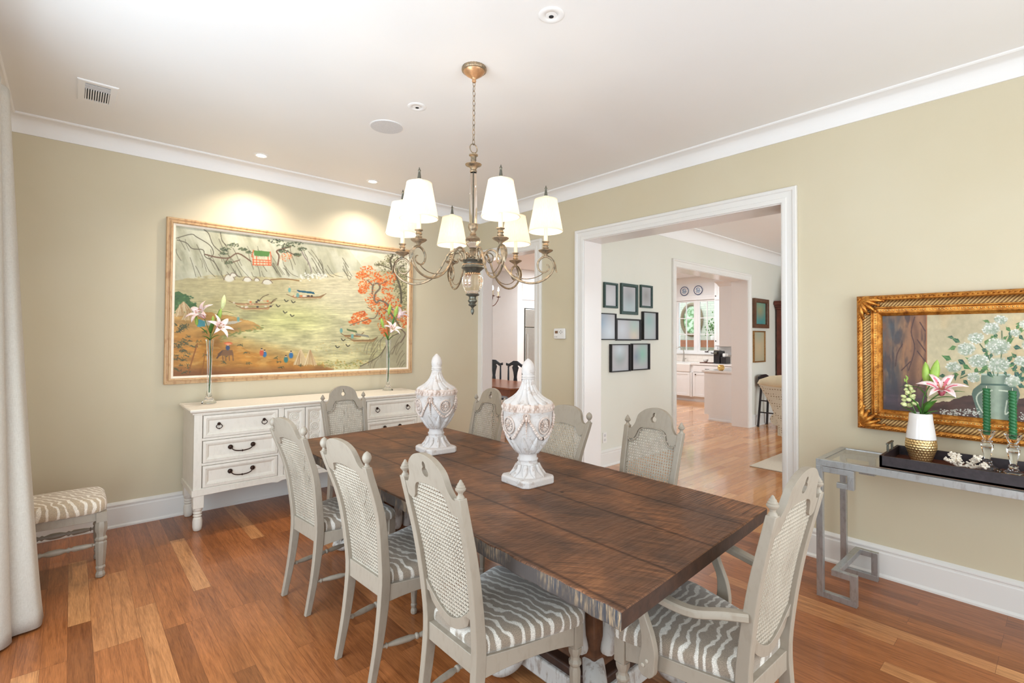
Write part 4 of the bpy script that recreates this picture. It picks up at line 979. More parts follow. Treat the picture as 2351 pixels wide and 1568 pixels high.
# sketch coordinates: full photo pixels of the canvas' visible part, extended to the right
def fpx(yw, zw): return (yw, zw)
cv = Canvas(560, 300, [(2026, 726), (2679, 710), (2685, 998), (2028, 939)]); cv.e = 1.0
X, Y = cv.X, cv.Y; al_ = (slice(None), slice(None)); cv.im[:] = (206, 190, 152); cv.tone(fbm(X * .012, Y * .012), .22)
cv.put(al_, np.clip((fbm(X * .009 + 9, Y * .009) - .5) * 3, 0, .5), (204, 170, 122))
m_ = X < 2128 + (Y - 830) * .01; fold = .5 + .5 * np.sin(X * .19 + np.sin(Y * .03) * 1.0 + fbm(X * .03, Y * .015) * 4)
cv.put(al_, m_ * 1.0, (120, 82, 60)); cv.put(al_, m_ * fold * .8, (166, 118, 82)); cv.put(al_, m_ * np.clip((fbm(X * .06 + 5, Y * .012) - .50) * 6, 0, .85), (196, 132, 80)); cv.put(al_, m_ * np.clip((.46 - fbm(X * .06 + 5, Y * .018)) * 7, 0, .85), (76, 54, 50))
cv.put(al_, m_ * np.clip(1 - (X - 2026) / 62, 0, 1) * np.clip(fbm(X * .04, Y * .02) * 2.4 - .5, 0, 1), (62, 80, 92)); cv.put(al_, m_ * np.clip((Y - 860) / 70, 0, .8) * np.clip(fbm(X * .04 + 3, Y * .02) * 2, 0, 1), (66, 50, 58))
for P in ([(2100, 728), (2092, 762), (2100, 800), (2086, 850)], [(2112, 740), (2124, 760)], [(2072, 790), (2060, 812), (2056, 840)], [(2106, 780), (2126, 808)], [(2106, 806), (2126, 832)], [(2090, 830), (2070, 850)], [(2118, 870), (2100, 900)]): cv.curve(P, 1.6, (78, 48, 42), .8)
cv.line([(2127, 724), (2127, 900)], 2, (170, 100, 58), .6)
cv.poly([(2020, 960), (2100, 925), (2152, 926), (2190, 915), (2232, 908), (2340, 912), (2700, 920), (2700, 1010), (2020, 1010)], (84, 58, 50), 1, 5, .05)
w = cv.win([(2028, 905), (2680, 1000)], 0); cv.tone(fbm(cv.X[w] * .02, cv.Y[w] * .08), .6, w)
cv.dot(2176, 896, 44, 22, (200, 188, 158), .6, .8); cv.dot(2216, 880, 40, 26, (206, 172, 130), .5, .8)
vx = 2286; VO = [(2253, 858), (2319, 858), (2322, 880), (2338, 892), (2342, 905), (2330, 945), (2316, 975), (2256, 975), (2244, 945), (2231, 905), (2234, 894), (2252, 880)]
cv.poly(VO, (138, 152, 130), 1, 1.5, .05); w, ins_ = cv.poly(VO, (138, 152, 130), 0)
cv.put(w, ins_ * np.clip(np.abs(cv.X[w] - vx + 8) / 62, 0, .65), (72, 94, 84)); cv.put(w, ins_ * np.exp(-((cv.X[w] - vx - 4) / 12) ** 2) * .55, (196, 206, 182))
for s_ in (-1, 1): cv.curve([(vx + s_ * 8, 896), (vx + s_ * 34, 900), (vx + s_ * 44, 915), (vx + s_ * 34, 940), (vx + s_ * 22, 950), (vx + s_ * 26, 920)], 2.4, (206, 212, 190), .75)
cv.line([(2252, 882), (2322, 884)], 3, (78, 104, 92), .8); cv.line([(2254, 859), (2320, 860)], 3, (190, 202, 184), .8)
LV = [(52, 96, 66), (66, 118, 62), (38, 80, 68), (86, 128, 70), (44, 88, 80)]
def leaf(x, y, L, a):
    c, q = math.cos(a), math.sin(a); cv.poly([(x, y), (x + L * .35 * c - L * .28 * q, y + L * .35 * q + L * .28 * c), (x + L * c, y + L * q), (x + L * .35 * c + L * .28 * q, y + L * .35 * q - L * .28 * c)], rk.choice(LV), .95, 1.5, .08); cv.line([(x, y), (x + L * c, y + L * q)], 1, (140, 168, 100), .45)
HY = [(2298, 734, 16), (2276, 754, 22), (2241, 776, 20), (2218, 801, 23), (2291, 795, 31), (2246, 828, 25), (2293, 838, 29), (2189, 843, 19), (2236, 866, 17), (2331, 764, 13), (2325, 875, 20), (2345, 829, 19), (2372, 790, 28), (2394, 834, 26), (2360, 745, 20), (2420, 870, 22), (2376, 876, 18), (2412, 790, 20)]
for (x, y, a) in ((2272, 740, 3.4), (2190, 775, 3.2), (2204, 786, 3.6), (2196, 796, 2.8), (2184, 826, 3.6), (2200, 826, .6), (2254, 802, .3), (2262, 792, -1), (2310, 750, .8), (2318, 760, 1.3), (2276, 770, 1.2), (2284, 768, 2), (2310, 788, -.6), (2326, 796, .2), (2216, 850, 2.2), (2202, 860, 3), (2212, 872, .8), (2192, 858, 1.5), (2170, 862, 3), (2180, 870, 2.6), (2262, 846, 2.4), (2266, 852, .8), (2322, 846, .4), (2330, 852, 1), (2210, 838, .5), (2272, 814, 2.2), (2254, 840, .6)): leaf(x, y, rk.uniform(15, 24), a)
for k in range(60): x, y, r = rk.choice(HY[3:]); a = rk.uniform(0, 2 * PI); leaf(x + r * .75 * math.cos(a), y + r * .6 * math.sin(a), rk.uniform(12, 20), a + rk.uniform(-.5, .5)) if x > 2240 else None
for P in ([(2282, 862), (2270, 820), (2250, 790)], [(2290, 862), (2300, 810), (2300, 760)], [(2262, 850), (2230, 858), (2205, 868)]): cv.curve(P, 1.6, (70, 100, 66), .8)
for (x, y, r) in HY:
    cv.dot(x, y, r, r * .66, (184, 192, 170), 1, .3); cv.dot(x + r * .15, y + r * .25, r * .7, r * .4, (146, 160, 136), .7, .7)
    for k in range(int(r * 3.2)):
        a = rk.uniform(0, 6.28); q = math.sqrt(rk.random()) * r * .95; lit = -math.sin(a) * q / r; cv.dot(x + q * math.cos(a), y + q * .68 * math.sin(a), 2.7, 2.1, rk.choice([(232, 230, 218), (218, 216, 202), (240, 238, 230), (204, 206, 188)] if rk.random() < .62 + .3 * lit else [(168, 178, 156), (186, 192, 172), (150, 164, 142)]), .9, .5)
for k in range(120): cv.dot(rk.uniform(2158, 2250), 948 + rk.gauss(0, 4.5), 2.4, 1.5, rk.choice([(226, 222, 210), (186, 190, 176)]), .85)
for k in range(90): cv.dot(rk.uniform(2340, 2440), 956 + rk.gauss(0, 4.5), 2.4, 1.5, rk.choice([(226, 222, 210), (186, 190, 176)]), .85)
cv.tone(fbm(X * .1, Y * .1, 3), .14)
cv.build('canvas', ca_, FL - ca_, ca_, FH - ca_, lambda a, c: (a * 0 - .010, -a, c), fp, MAT['pig'])
# ------------------------------------------------------------------ chandelier
def metal_mat():
    t = NT('aged_champagne_metal'); v = t.coord(); n = t.noise(v, 34, 5, .7); n2 = t.noise(v, 140, 3)
    t.set(t.ramp(n, [(.32, lin(104, 98, 84)), (.5, lin(158, 138, 112)), (.68, lin(202, 172, 138))]), .38, .65); t.bump(n2, .2, .001); return t.m
MAT['champ'] = metal_mat()
MAT['champdark'] = plain('dark_pewter_metal', lin(104, 102, 92), .35, .75, nscale=50, var=.25)
MAT['goldwarm'] = plain('warm_gold_canopy_metal', lin(206, 160, 118), .35, .7, nscale=40, var=.15)
MAT['sleeve'] = plain('ivory_candle_sleeve', lin(240, 226, 196), .6, nscale=60, var=.05)
def glassm(name, col, rough=.02, ior=1.45):
    t = NT(name); n = t.noise(t.coord(), 8, 2); t.set(t.ramp(n, [(.3, col), (.7, tuple(min(1, c * 1.02) for c in col))]), rough)
    t.b.inputs['Transmission Weight'].default_value = 1; t.b.inputs['IOR'].default_value = ior; return t.m
MAT['amber'] = glassm('pale_amber_glass', (.98, .90, .82), .03, 1.22)
MAT['glass'] = glassm('clear_glass', (.97, .98, .98), .01, 1.35)
def shade_mat():
    t = NT('pleated_ivory_shade'); tr = t.n('ShaderNodeBsdfTranslucent'); tr.inputs[0].default_value = (1, .93, .82, 1)
    mx = t.n('ShaderNodeMixShader'); mx.inputs[0].default_value = .42; v = t.coord(); n = t.noise(v, 60, 3)
    t.set(t.ramp(n, [(.3, lin(246, 236, 220)), (.7, lin(250, 242, 228))]), .8); t.l(t.b.outputs[0], mx.inputs[1]); t.l(tr.outputs[0], mx.inputs[2]); t.l(mx.outputs[0], t.o.inputs[0]); return t.m
MAT['shade'] = shade_mat()
def emit(name, col, s):
    t = NT(name); n = t.noise(t.coord(), 5, 1); t.set((0, 0, 0), 1); t.l(t.ramp(n, [(0, col), (1, col)]), t.b.inputs['Emission Color']); t.b.inputs['Emission Strength'].default_value = s; return t.m
MAT['bulb'] = emit('lit_bulb', (1, .86, .68), 85)
chx, chy = -2.150, -2.704
ch = thing('chandelier', 'six arm champagne metal chandelier with pleated white shades hanging over the dining table', 'chandelier', (chx, chy, 1.63))
o0 = 1.63
def LP(prof): return [(p[0], p[1] - o0) + tuple(p[2:]) for p in prof]
b = MB(); b.lathe(LP([(.010, 2.985), (.013, 2.992), (.010, 3.0), (.016, 3.008), (.030, 3.018), (.050, 3.032), (.062, 3.046), (.064, 3.050)]), 40); b.build('canopy', MAT['goldwarm'], ch, smooth=60)
b = MB(); b.lathe(LP([(.060, 3.046), (.070, 3.050), (.072, 3.058), (.070, 3.0705)]), 84, lobes=28, amp=.018); b.build('fluted_canopy_rim', MAT['champ'], ch, smooth=60)
z = 2.977; k = 0
while z > 2.622:                                                   # chain of oval links
    b = MB(); pts = []
    for a in np.linspace(0, 2 * PI, 17)[:-1]:
        u = .0075 * math.cos(a); w = .0175 * math.sin(a); pts.append((u if k % 2 == 0 else 0, 0 if k % 2 == 0 else u, z + w - o0))
    b.tube(pts, .0019, 6, closed=True); b.build('chain_link', MAT['champ'], ch, smooth=60); z -= .0285; k += 1
b = MB(); b.tube([(.026 * math.cos(a), 0, 2.598 + .026 * math.sin(a) - o0) for a in np.linspace(0, 2 * PI, 29)[:-1]], .0030, 8, closed=True); b.build('hanging_ring', MAT['champ'], ch, smooth=60)
b = MB(); b.lathe(LP([(.018, 2.458), (.021, 2.462), (.020, 2.468), (.015, 2.472), (.018, 2.478), (.022, 2.486), (.030, 2.494), (.046, 2.500), (.048, 2.504), (.036, 2.510), (.018, 2.516), (.015, 2.524), (.017, 2.530), (.015, 2.538), (.017, 2.544), (.015, 2.552), (.026, 2.556), (.026, 2.562), (.014, 2.566), (.006, 2.572), (.003, 2.576)]), 32); b.build('top_knob', MAT['champ'], ch, smooth=50)
b = MB(); b.lathe(LP([(.021, 2.150), (.0225, 2.19), (.023, 2.24), (.0215, 2.32), (.019, 2.40), (.0175, 2.458)]), 48, lobes=8, amp=.03); b.build('glass_column', MAT['amber'], ch, smooth=60)
b = MB(); b.lathe(LP([(.0028, 2.10), (.0028, 2.47)]), 10); b.build('inner_rod', MAT['champdark'], ch, smooth=60)
b = MB(); b.lathe(LP([(.014, 2.094), (.020, 2.098), (.016, 2.104), (.014, 2.112), (.022, 2.122), (.028, 2.136), (.028, 2.150), (.0265, 2.158), (.018, 2.159)]), 40, lobes=10, amp=.03); b.build('leaf_cup', MAT['champ'], ch, smooth=60)
b = MB(); b.lathe(LP([(.018, 2.018), (.030, 2.030), (.040, 2.046), (.044, 2.060), (.042, 2.070)]), 60, lobes=10, amp=.03); b.build('upper_glass_ball', MAT['amber'], ch, smooth=60)
b = MB(); b.lathe(LP([(.043, 2.068), (.042, 2.074), (.032, 2.082), (.018, 2.092), (.014, 2.097)]), 40); b.build('ball_cap', MAT['champ'], ch, smooth=60)
b = MB(); b.lathe(LP([(.052, 1.940), (.034, 1.950), (.036, 1.962), (.030, 1.968), (.027, 1.982), (.020, 1.990), (.016, 1.998), (.021, 2.004), (.016, 2.010), (.022, 2.015), (.019, 2.020)]), 40)
for i in range(10): a = 2 * PI * i / 10; b.ball((.035 * math.cos(a), .035 * math.sin(a), 1.966 - o0), .008, 8, 6, (1, 1, 1.3))
b.build('leaf_collar', MAT['champ'], ch, smooth=60)
b = MB(); b.lathe(LP([(.036, 1.868), (.040, 1.875), (.046, 1.885), (.060, 1.897), (.066, 1.902), (.064, 1.908), (.060, 1.912), (.060, 1.918), (.050, 1.922), (.052, 1.932), (.058, 1.938), (.064, 1.944), (.066, 1.948), (.050, 1.950)]), 48); b.build('hub_bowl', MAT['champdark'], ch, smooth=50)
for zz, rr, n in ((1.921, .056, 44), (1.868, .040, 20)):
    b = MB()
    for i in range(n): a = 2 * PI * i / n; b.ball((rr * math.cos(a), rr * math.sin(a), zz - o0), .0034 if n > 30 else .0060, 6, 4)
    b.build('beading', MAT['goldwarm'], ch, smooth=60)
b = MB(); b.lathe(LP([(.030, 1.752), (.044, 1.772), (.056, 1.800), (.061, 1.826), (.058, 1.848), (.048, 1.860), (.036, 1.866)]), 72, lobes=12, amp=.03); b.build('lower_glass_globe', MAT['amber'], ch, smooth=60)
b = MB(); b.lathe(LP([(.001, 1.632), (.006, 1.640), (.010, 1.652), (.009, 1.664), (.005, 1.672), (.009, 1.676), (.014, 1.682), (.022, 1.686), (.024, 1.692), (.018, 1.698), (.020, 1.704), (.026, 1.708), (.027, 1.716), (.022, 1.722), (.020, 1.734), (.024, 1.740), (.038, 1.745), (.040, 1.750), (.032, 1.755)]), 40); b.build('bottom_finial', MAT['champdark'], ch, smooth=50)
armpath = [(.101, 1.951), (.093, 1.957), (.087, 1.950), (.090, 1.938), (.101, 1.932), (.112, 1.939), (.115, 1.955), (.106, 1.975), (.085, 1.982), (.066, 1.970), (.060, 1.950)][::-1]
main = [(.062, 1.945), (.066, 1.975), (.085, 2.000), (.112, 2.006), (.140, 1.988), (.165, 1.948), (.195, 1.896), (.240, 1.846), (.300, 1.818), (.360, 1.814), (.415, 1.834), (.455, 1.872), (.468, 1.912), (.455, 1.946), (.425, 1.964), (.395, 1.955), (.376, 1.928), (.378, 1.896), (.398, 1.876), (.424, 1.878), (.440, 1.896), (.436, 1.914), (.424, 1.918)]
thin = [(.412, 1.876), (.390, 1.858), (.350, 1.842), (.300, 1.838), (.250, 1.850), (.215, 1.876)]
curl = [(.066, 1.965), (.078, 1.985), (.100, 1.988), (.118, 1.970), (.116, 1.944), (.098, 1.932), (.086, 1.944), (.092, 1.958)]
for k in range(6):
    a = math.radians(-168 + 60 * k); ca, sa = math.cos(a), math.sin(a); f = lambda r, z: (r * ca, r * sa, z - o0)
    b = MB(); P = spline([f(*p) for p in main], 5); m = len(P); b.tube(P, [.0062 if i < m * .7 else .0062 - .0036 * (i / m - .7) / .3 for i in range(m)], 8); arm = b.build('arm', MAT['champ'], ch, smooth=60)
    b = MB(); b.tube(spline([f(*p) for p in thin], 5), .0026, 6); b.build('thin_scroll', MAT['champ'], arm, smooth=60)
    b = MB(); b.tube(spline([f(*p) for p in curl], 5), .0038, 6); b.build('inner_curl', MAT['champ'], arm, smooth=60)
    b = MB(); T = Vector((-sa, ca, 0)); R = []                     # leaf on the outside of the scroll
    for i, (r, z, w) in enumerate(((.428, 1.972, .004), (.448, 1.962, .014), (.466, 1.940, .019), (.476, 1.912, .017), (.478, 1.890, .010), (.484, 1.872, .002))):
        c = Vector(f(r, z)); o_ = Vector((ca, sa, 0)); R.append([c - T * w - o_ * .004, c - o_ * .0 + o_ * .004, c + T * w - o_ * .004, c + T * w * .9 - o_ * .006, c + o_ * .001, c - T * w * .9 - o_ * .006])
    b.rings(R); b.build('leaf', MAT['champ'], arm, smooth=40)
    cx, cy = .42 * ca, .42 * sa
    b = MB(); b.lathe(LP([(.004, 1.960), (.006, 1.966), (.010, 1.972), (.012, 1.978), (.022, 1.984), (.036, 1.992), (.042, 1.998), (.041, 2.001), (.030, 1.999), (.014, 2.000), (.012, 2.006), (.017, 2.010), (.018, 2.014), (.013, 2.018), (.013, 2.024), (.018, 2.028), (.014, 2.034), (.013, 2.042), (.021, 2.046), (.021, 2.050), (.012, 2.051)]), 40, (cx, cy, 0), lobes=0); b.build('candle_dish', MAT['champ'], ch, smooth=50)
    b = MB(); b.lathe(LP([(.0115, 2.050), (.0115, 2.135), (.009, 2.137)]), 16, (cx, cy, 0)); b.build('candle_sleeve', MAT['sleeve'], ch, smooth=50)
    b = MB(); b.lathe(LP([(.006, 2.137), (.008, 2.145), (.013, 2.165), (.014, 2.18), (.010, 2.20), (.004, 2.218), (.001, 2.224)]), 14, (cx, cy, 0)); b.build('bulb', MAT['bulb'], ch, smooth=60)
    b = MB(); R = []; n = 144
    for (r, z) in ((.0955, 2.106), (.062, 2.288), (.0605, 2.288), (.094, 2.106)):
        R.append([Vector((cx + r * (1 + .030 * (j % 2)) * math.cos(2 * PI * j / n), cy + r * (1 + .030 * (j % 2)) * math.sin(2 * PI * j / n), z - o0)) for j in range(n)])
    b.rings(R, closed=True); sh = b.build('pleated_shade', MAT['shade'], ch, smooth=0)
    b = MB()
    for r, z in ((.0965, 2.107), (.0625, 2.287)):
        b = MB(); b.tube([(cx + r * math.cos(q), cy + r * math.sin(q), z - o0) for q in np.linspace(0, 2 * PI, 41)[:-1]], .0030, 6, closed=True); b.build('hem_band', MAT['sleeve'], sh, smooth=60)
    b = MB()
    for j in range(3): q = 2 * PI * j / 3; b.tube([(cx, cy, 2.290 - o0), (cx + .062 * math.cos(q), cy + .062 * math.sin(q), 2.286 - o0)], .0012, 6)
    b.build('spider_wires', MAT['sleeve'], sh, smooth=60)
    b = MB(); b.lathe(LP([(.006, 2.288), (.009, 2.293), (.006, 2.297), (.018, 2.302), (.019, 2.306), (.012, 2.310)]), 20, (cx, cy, 0)); b.build('shade_button', MAT['sleeve'], ch, smooth=50)
    b = MB(); b.lathe(LP([(.010, 2.309), (.009, 2.318), (.006, 2.340), (.005, 2.350), (.008, 2.353), (.005, 2.358), (.001, 2.370)]), 14, (cx, cy, 0)); b.build('shade_finial', MAT['champdark'], ch, smooth=50)
# ------------------------------------------------------------------ ceiling fittings
def downlight(x, y, lit, label, tilt=None, grp='recessed dining room downlights'):
    d = thing('recessed_downlight', label, 'light', (x, y, CEIL), 0, grp)
    b = MB(); R = []
    for r, z in ((.062, .001), (.062, -.003), (.056, -.006), (.030 if not lit else .040, -.004), (.027 if not lit else .036, .0005)): R.append([Vector((r * math.cos(2 * PI * j / 36), r * math.sin(2 * PI * j / 36), z)) for j in range(36)])
    b.rings(R, cap=False); b.build('trim_ring', MAT['ceil'], d, smooth=60)
    b = MB(); b.lathe([(.034, -.0015), (.034, .0005)], 24)
    if lit: b.build('lamp_lens', MAT['lens'], d, smooth=0)
    else:
        b = MB(); b.lathe([(.028, -.0035), (.028, .0005)], 24); b.build('swivel_disc', MAT['ceil'], d, smooth=0)
        b = MB(); b.lathe([(.012, -.0045), (.012, -.003)], 24, (.006, .006, 0)); b.build('painted_aperture', MAT['dark'], d, smooth=0)  # flat black disc paints the shade of the lamp opening
    return d
MAT['lens'] = emit('lit_downlight_lens', (1, .95, .86), 22)
downlight(-2.672, -.352, True, 'lit recessed ceiling downlight at the left above the landscape painting')
downlight(-1.632, -.340, True, 'lit recessed ceiling downlight at the right above the landscape painting')
downlight(-2.145, -2.056, False, 'unlit recessed ceiling downlight beside the round speaker grille')
downlight(-2.160, -3.334, False, 'unlit recessed ceiling downlight at the top edge of the photo, nearest camera')
for x in (-2.672, -1.632):
    l = bpy.data.lights.new('downlight_spot', 'SPOT'); l.energy = 44; l.color = (1, .90, .78); l.spot_size = math.radians(125); l.spot_blend = 1.0; l.shadow_soft_size = .025
    o = bpy.data.objects.new('downlight_spot', l); COL.objects.link(o); o.location = (x, -.35, CEIL - .03); o.rotation_euler = (0, 0, 0)
sp = thing('ceiling_speaker', 'round white speaker grille flush in the dining room ceiling', 'speaker', (-2.145, -1.625, CEIL))
MAT['grille'] = plain('grey_white_speaker_grille', lin(214, 212, 212), .6, nscale=300, var=.2)
b = MB(); b.lathe([(.118, -.004), (.122, -.003), (.122, .001)], 64); b.build('bezel', MAT['ceil'], sp, smooth=60)
b = MB(); b.lathe([(.116, -.006), (.117, -.002)], 64); b.build('mesh_grille', MAT['grille'], sp, smooth=0)
vt = thing('ceiling_vent', 'white rectangular air vent with vertical slats in the ceiling at left', 'vent', (-3.775, -.825, CEIL))
b = MB(); R = []
for (hx, hy, z) in ((.10, .178, .001), (.10, .178, -.004), (.094, .172, -.008), (.062, .140, -.007), (.062, .140, .001)): R.append([Vector((sx * hx, sy * hy, z)) for sx, sy in ((-1, -1), (1, -1), (1, 1), (-1, 1))])
b.rings(R, cap=False); b.build('vent_frame', MAT['ceil'], vt, smooth=0)
b = MB(); b.box(-.063, .063, -.141, .141, -.0005, .0008); b.build('painted_duct_shade', MAT['dark'], vt, smooth=0)  # thin black sheet stands for the shade behind the slats
for i in range(10):
    b = MB(); x = -.056 + i * .0124; b.box(x - .0032, x + .0032, -.045, .139, -.008, -.001, ); b.build('slat', MAT['ceil'], vt, smooth=0)
b = MB()
for i in range(5): y = -.062 - i * .015; b.box(-.062, .062, y - .006, y + .004, -.0075, -.004)
b.build('cross_louvre', MAT['grille'], vt, smooth=0)

# ------------------------------------------------------------------ thermostat
th = thing('thermostat', 'small white thermostat with brown display between the two cased openings', 'thermostat', (0, -1.407, 1.55))
MAT['plastic'] = plain('white_plastic', lin(234, 230, 224), .4, nscale=20, var=.01)
MAT['lcd'] = plain('brown_display', lin(134, 98, 72), .3); MAT['btn'] = plain('grey_button', lin(120, 118, 116), .5)
b = MB(); b.box(-.028, 0, -.079, .079, -.056, .056); b.build('housing', MAT['plastic'], th, bev=.010, bseg=3)
b = MB(); b.box(-.0295, -.027, .016, .056, .002, .030); b.build('display', MAT['lcd'], th, smooth=0)
for (y, z, hy, hz) in ((-.012, .016, .006, .003), (-.044, .016, .006, .003), (-.028, .030, .004, .004), (-.028, .002, .004, .004)):
    b = MB(); b.box(-.0295, -.027, y - hy, y + hy, z - hz, z + hz); b.build('arrow_button', MAT['btn'], th, smooth=0)
for y in (.054, .030): b = MB(); b.box(-.0295, -.027, y - .004, y + .004, -.038, -.030); b.build('round_button', MAT['btn'], th, smooth=0)

# ------------------------------------------------------------------ stool
MAT['zebra2'] = zebra('sand_zebra_upholstery', lin(182, 160, 132), lin(228, 216, 198), 20, 1.15)
st = thing('upholstered_stool', 'low painted stool with sand zebra cushion half hidden behind the curtain', 'stool', (-3.93, -.79, 0))
hx, hy = .215, .170
for sx in (-1, 1):
    for sy in (-1, 1):
        b = MB(); x, y = sx * hx, sy * hy; b.box(x - .026, x + .026, y - .026, y + .026, .345, .405)
        b.lathe([(.017, 0), (.024, .006), (.026, .02), (.019, .040), (.024, .055), (.026, .062), (.024, .070), (.020, .074), (.024, .082), (.031, .20), (.031, .215), (.025, .225), (.032, .234), (.032, .242), (.024, .252), (.024, .270), (.032, .290), (.033, .325), (.028, .346)], 8, (x, y, 0), ph=PI / 8); b.build('leg', MAT['chair'], st, smooth=25)
for s in (-1, 1):
    b = MB(); b.box(-hx + .02, hx - .02, s * hy - .011, s * hy + .011, .352, .404); b.build('apron_rail', MAT['chair'], st, bev=.002)
    b = MB(); b.box(s * hx - .011, s * hx + .011, -hy + .02, hy - .02, .352, .404); b.build('apron_rail', MAT['chair'], st, bev=.002)
    b = MB(); pr = [(.007, 0), (.009, .06), (.015, .065), (.010, .075), (.015, .14), (.017, .28), (.010, .31), (.017, .34), (.010, .37), (.019, .44), (.020, .5)]; full = pr + [(r, 1 - z) for r, z in reversed(pr[:-1])]
    b.lathe([(r, z * .40) for r, z in full], 12, (-.2, s * hy, .205), M=Matrix.Rotation(PI / 2, 3, 'Y')); b.build('stretcher', MAT['chair'], st, smooth=60)
b = MB(); R = []
for k, z in ((.97, .402), (1.02, .410), (1.03, .440), (1.0, .470), (.92, .486), (.6, .496), (.1, .498)):
    ring = []
    for j in range(40):
        a = 2 * PI * j / 40; c, q = math.cos(a), math.sin(a); e = .28; ring.append(Vector((k * .238 * abs(c) ** e * (1 if c > 0 else -1), k * .196 * abs(q) ** e * (1 if q > 0 else -1), z)))
    R.append(ring)
b.rings(R); b.build('cushion', MAT['zebra2'], st, smooth=60)

# ------------------------------------------------------------------ curtain
def linen():
    t = NT('oatmeal_linen'); v = t.coord(scale=(1, 1, 1)); w1 = t.noise(t.coord(scale=(90, 90, 6)), 8, 2); w2 = t.noise(t.coord(scale=(8, 8, 120)), 8, 2); m = t.mix(.5, w1, w2)
    tr = t.n('ShaderNodeBsdfTranslucent'); c = t.ramp(m, [(.35, lin(206, 197, 183)), (.65, lin(226, 219, 207))]); t.l(c, tr.inputs[0]); t.set(c, .9)
    mx = t.n('ShaderNodeMixShader'); mx.inputs[0].default_value = .22; t.l(t.b.outputs[0], mx.inputs[1]); t.l(tr.outputs[0], mx.inputs[2]); t.l(mx.outputs[0], t.o.inputs[0]); t.bump(m, .35, .002); return t.m
MAT['linen'] = linen()
cu = thing('curtain', 'floor length oatmeal linen curtain hanging at the left edge of the room', 'curtain', (-4.15, -1.5, 0))
botp = [(-.135, .26), (-.03, .27), (.085, .25), (.180, .185), (.188, .10), (.175, .02), (.090, .00), (.055, -.02), (.085, -.06), (.050, -.12), (-.02, -.10), (-.04, -.16), (.0, -.22), (-.03, -.27), (-.12, -.25), (-.135, -.30)]
topp = [(-.11, .20), (-.07, .22), (-.02, .20), (.012, .16), (.012, .10), (-.01, .06), (-.04, .03), (-.03, .0), (-.005, -.03), (-.02, -.08), (-.06, -.09), (-.07, -.13), (-.03, -.17), (-.05, -.21), (-.09, -.20), (-.11, -.23)]
b = MB(); R = []; A = spline([(x, y, 0) for x, y in botp], 6); B = spline([(x, y, 0) for x, y in topp], 6)
for i in range(41):
    t = i / 40; z = .012 + t * 2.75; k = t ** .85; ring = [Vector(((a.x * (1 - k) + c.x * k), (a.y * (1 - k) + c.y * k), z)) for a, c in zip(A, B)]; R.append(ring)
b.rings(R, cap=False, wrap=False); o = b.build('drape', MAT['linen'], cu, smooth=70); md = o.modifiers.new('thick', 'SOLIDIFY'); md.thickness = .004
b = MB(); b.tube([(-.05, -2.6, 2.79), (-.05, .30, 2.79)], .014, 12); b.ball((-.05, .32, 2.79), .03, 14, 10); b.build('curtain_rod', MAT['bronze'], cu, smooth=60)
for yy in (.27, -2.5):
    b = MB(); b.tube([(-.158, yy, 2.79), (-.05, yy, 2.79)], .009, 8); b.build('rod_bracket', MAT['bronze'], cu, smooth=60)

# ------------------------------------------------------------------ flowers
MAT['petal'] = NT('pink_lily_petal'); _t = MAT['petal']; _n = _t.noise(_t.coord(), 40, 3); _t.set(_t.ramp(_n, [(.35, lin(238, 202, 200)), (.65, lin(248, 232, 228))]), .5); _t.b.inputs['Subsurface Weight'].default_value = .0; MAT['petal'] = _t.m
MAT['petaldeep'] = plain('deep_pink_petal_rib', lin(226, 120, 138), .5, nscale=60, var=.15)
MAT['green'] = plain('leaf_green', lin(74, 122, 46), .45, nscale=24, var=.3)
MAT['budgreen'] = plain('pale_green_bud', lin(158, 190, 84), .45, nscale=24, var=.15)
MAT['stem'] = plain('green_stem', lin(84, 122, 56), .5, nscale=30, var=.2)
MAT['anther'] = plain('rust_anther', lin(168, 84, 44), .7)
MAT['snap'] = plain('cream_green_snapdragon', lin(226, 232, 168), .55, nscale=60, var=.12)
def lily_head(par, c, axis, L, deep=.35):
    c = Vector(c); A = Vector(axis).normalized(); U = A.orthogonal().normalized(); V = A.cross(U)
    for k in range(6):
        a = 2 * PI * k / 6; O = U * math.cos(a) + V * math.sin(a); T = A.cross(O); b = MB(); R = []
        W = L * (.17 if k % 2 else .13)
        for i in range(9):
            t = i / 8; h = L * (.62 * math.sin(t * PI * .62)); r = L * (.06 + .16 * t + .66 * t ** 2.4); w = W * math.sin(PI * min(1, .10 + .86 * t)) ** .8 * (1 if t < 1 else .1); p = c + A * h + O * r
            R.append([p - T * w + A * w * .35, p - T * w * .35 + A * w * .05, p + T * w * .35 + A * w * .05, p + T * w + A * w * .35])
        n0 = len(b.v); vs = [v for q in R for v in q]; fs = []; mi = []
        for i in range(8):
            for j in range(3): fs.append((i * 4 + j, i * 4 + j + 1, i * 4 + j + 5, i * 4 + j + 4)); mi.append(1 if (j == 1 and i < (6 if deep > .3 else 2)) or i < 2 * (deep > .3) else 0)
        b.v = vs; b.f = fs; b.mi = mi; o = b.build('petal', [MAT['petal'], MAT['petaldeep']], par, smooth=180); m = o.modifiers.new('thick', 'SOLIDIFY'); m.thickness = .0012
    for k in range(5):
        a = 2 * PI * k / 5 + .3; O = U * math.cos(a) + V * math.sin(a); b = MB(); e = c + A * L * .62 + O * L * .16; b.tube([c + A * L * .1, c + A * L * .4 + O * L * .06, e], .0009, 6); b.build('filament', MAT['budgreen'], par, smooth=60)
        b = MB(); b.ball(e, .0042, 8, 6, (1.6, .8, .8)); b.build('anther', MAT['anther'], par, smooth=60)
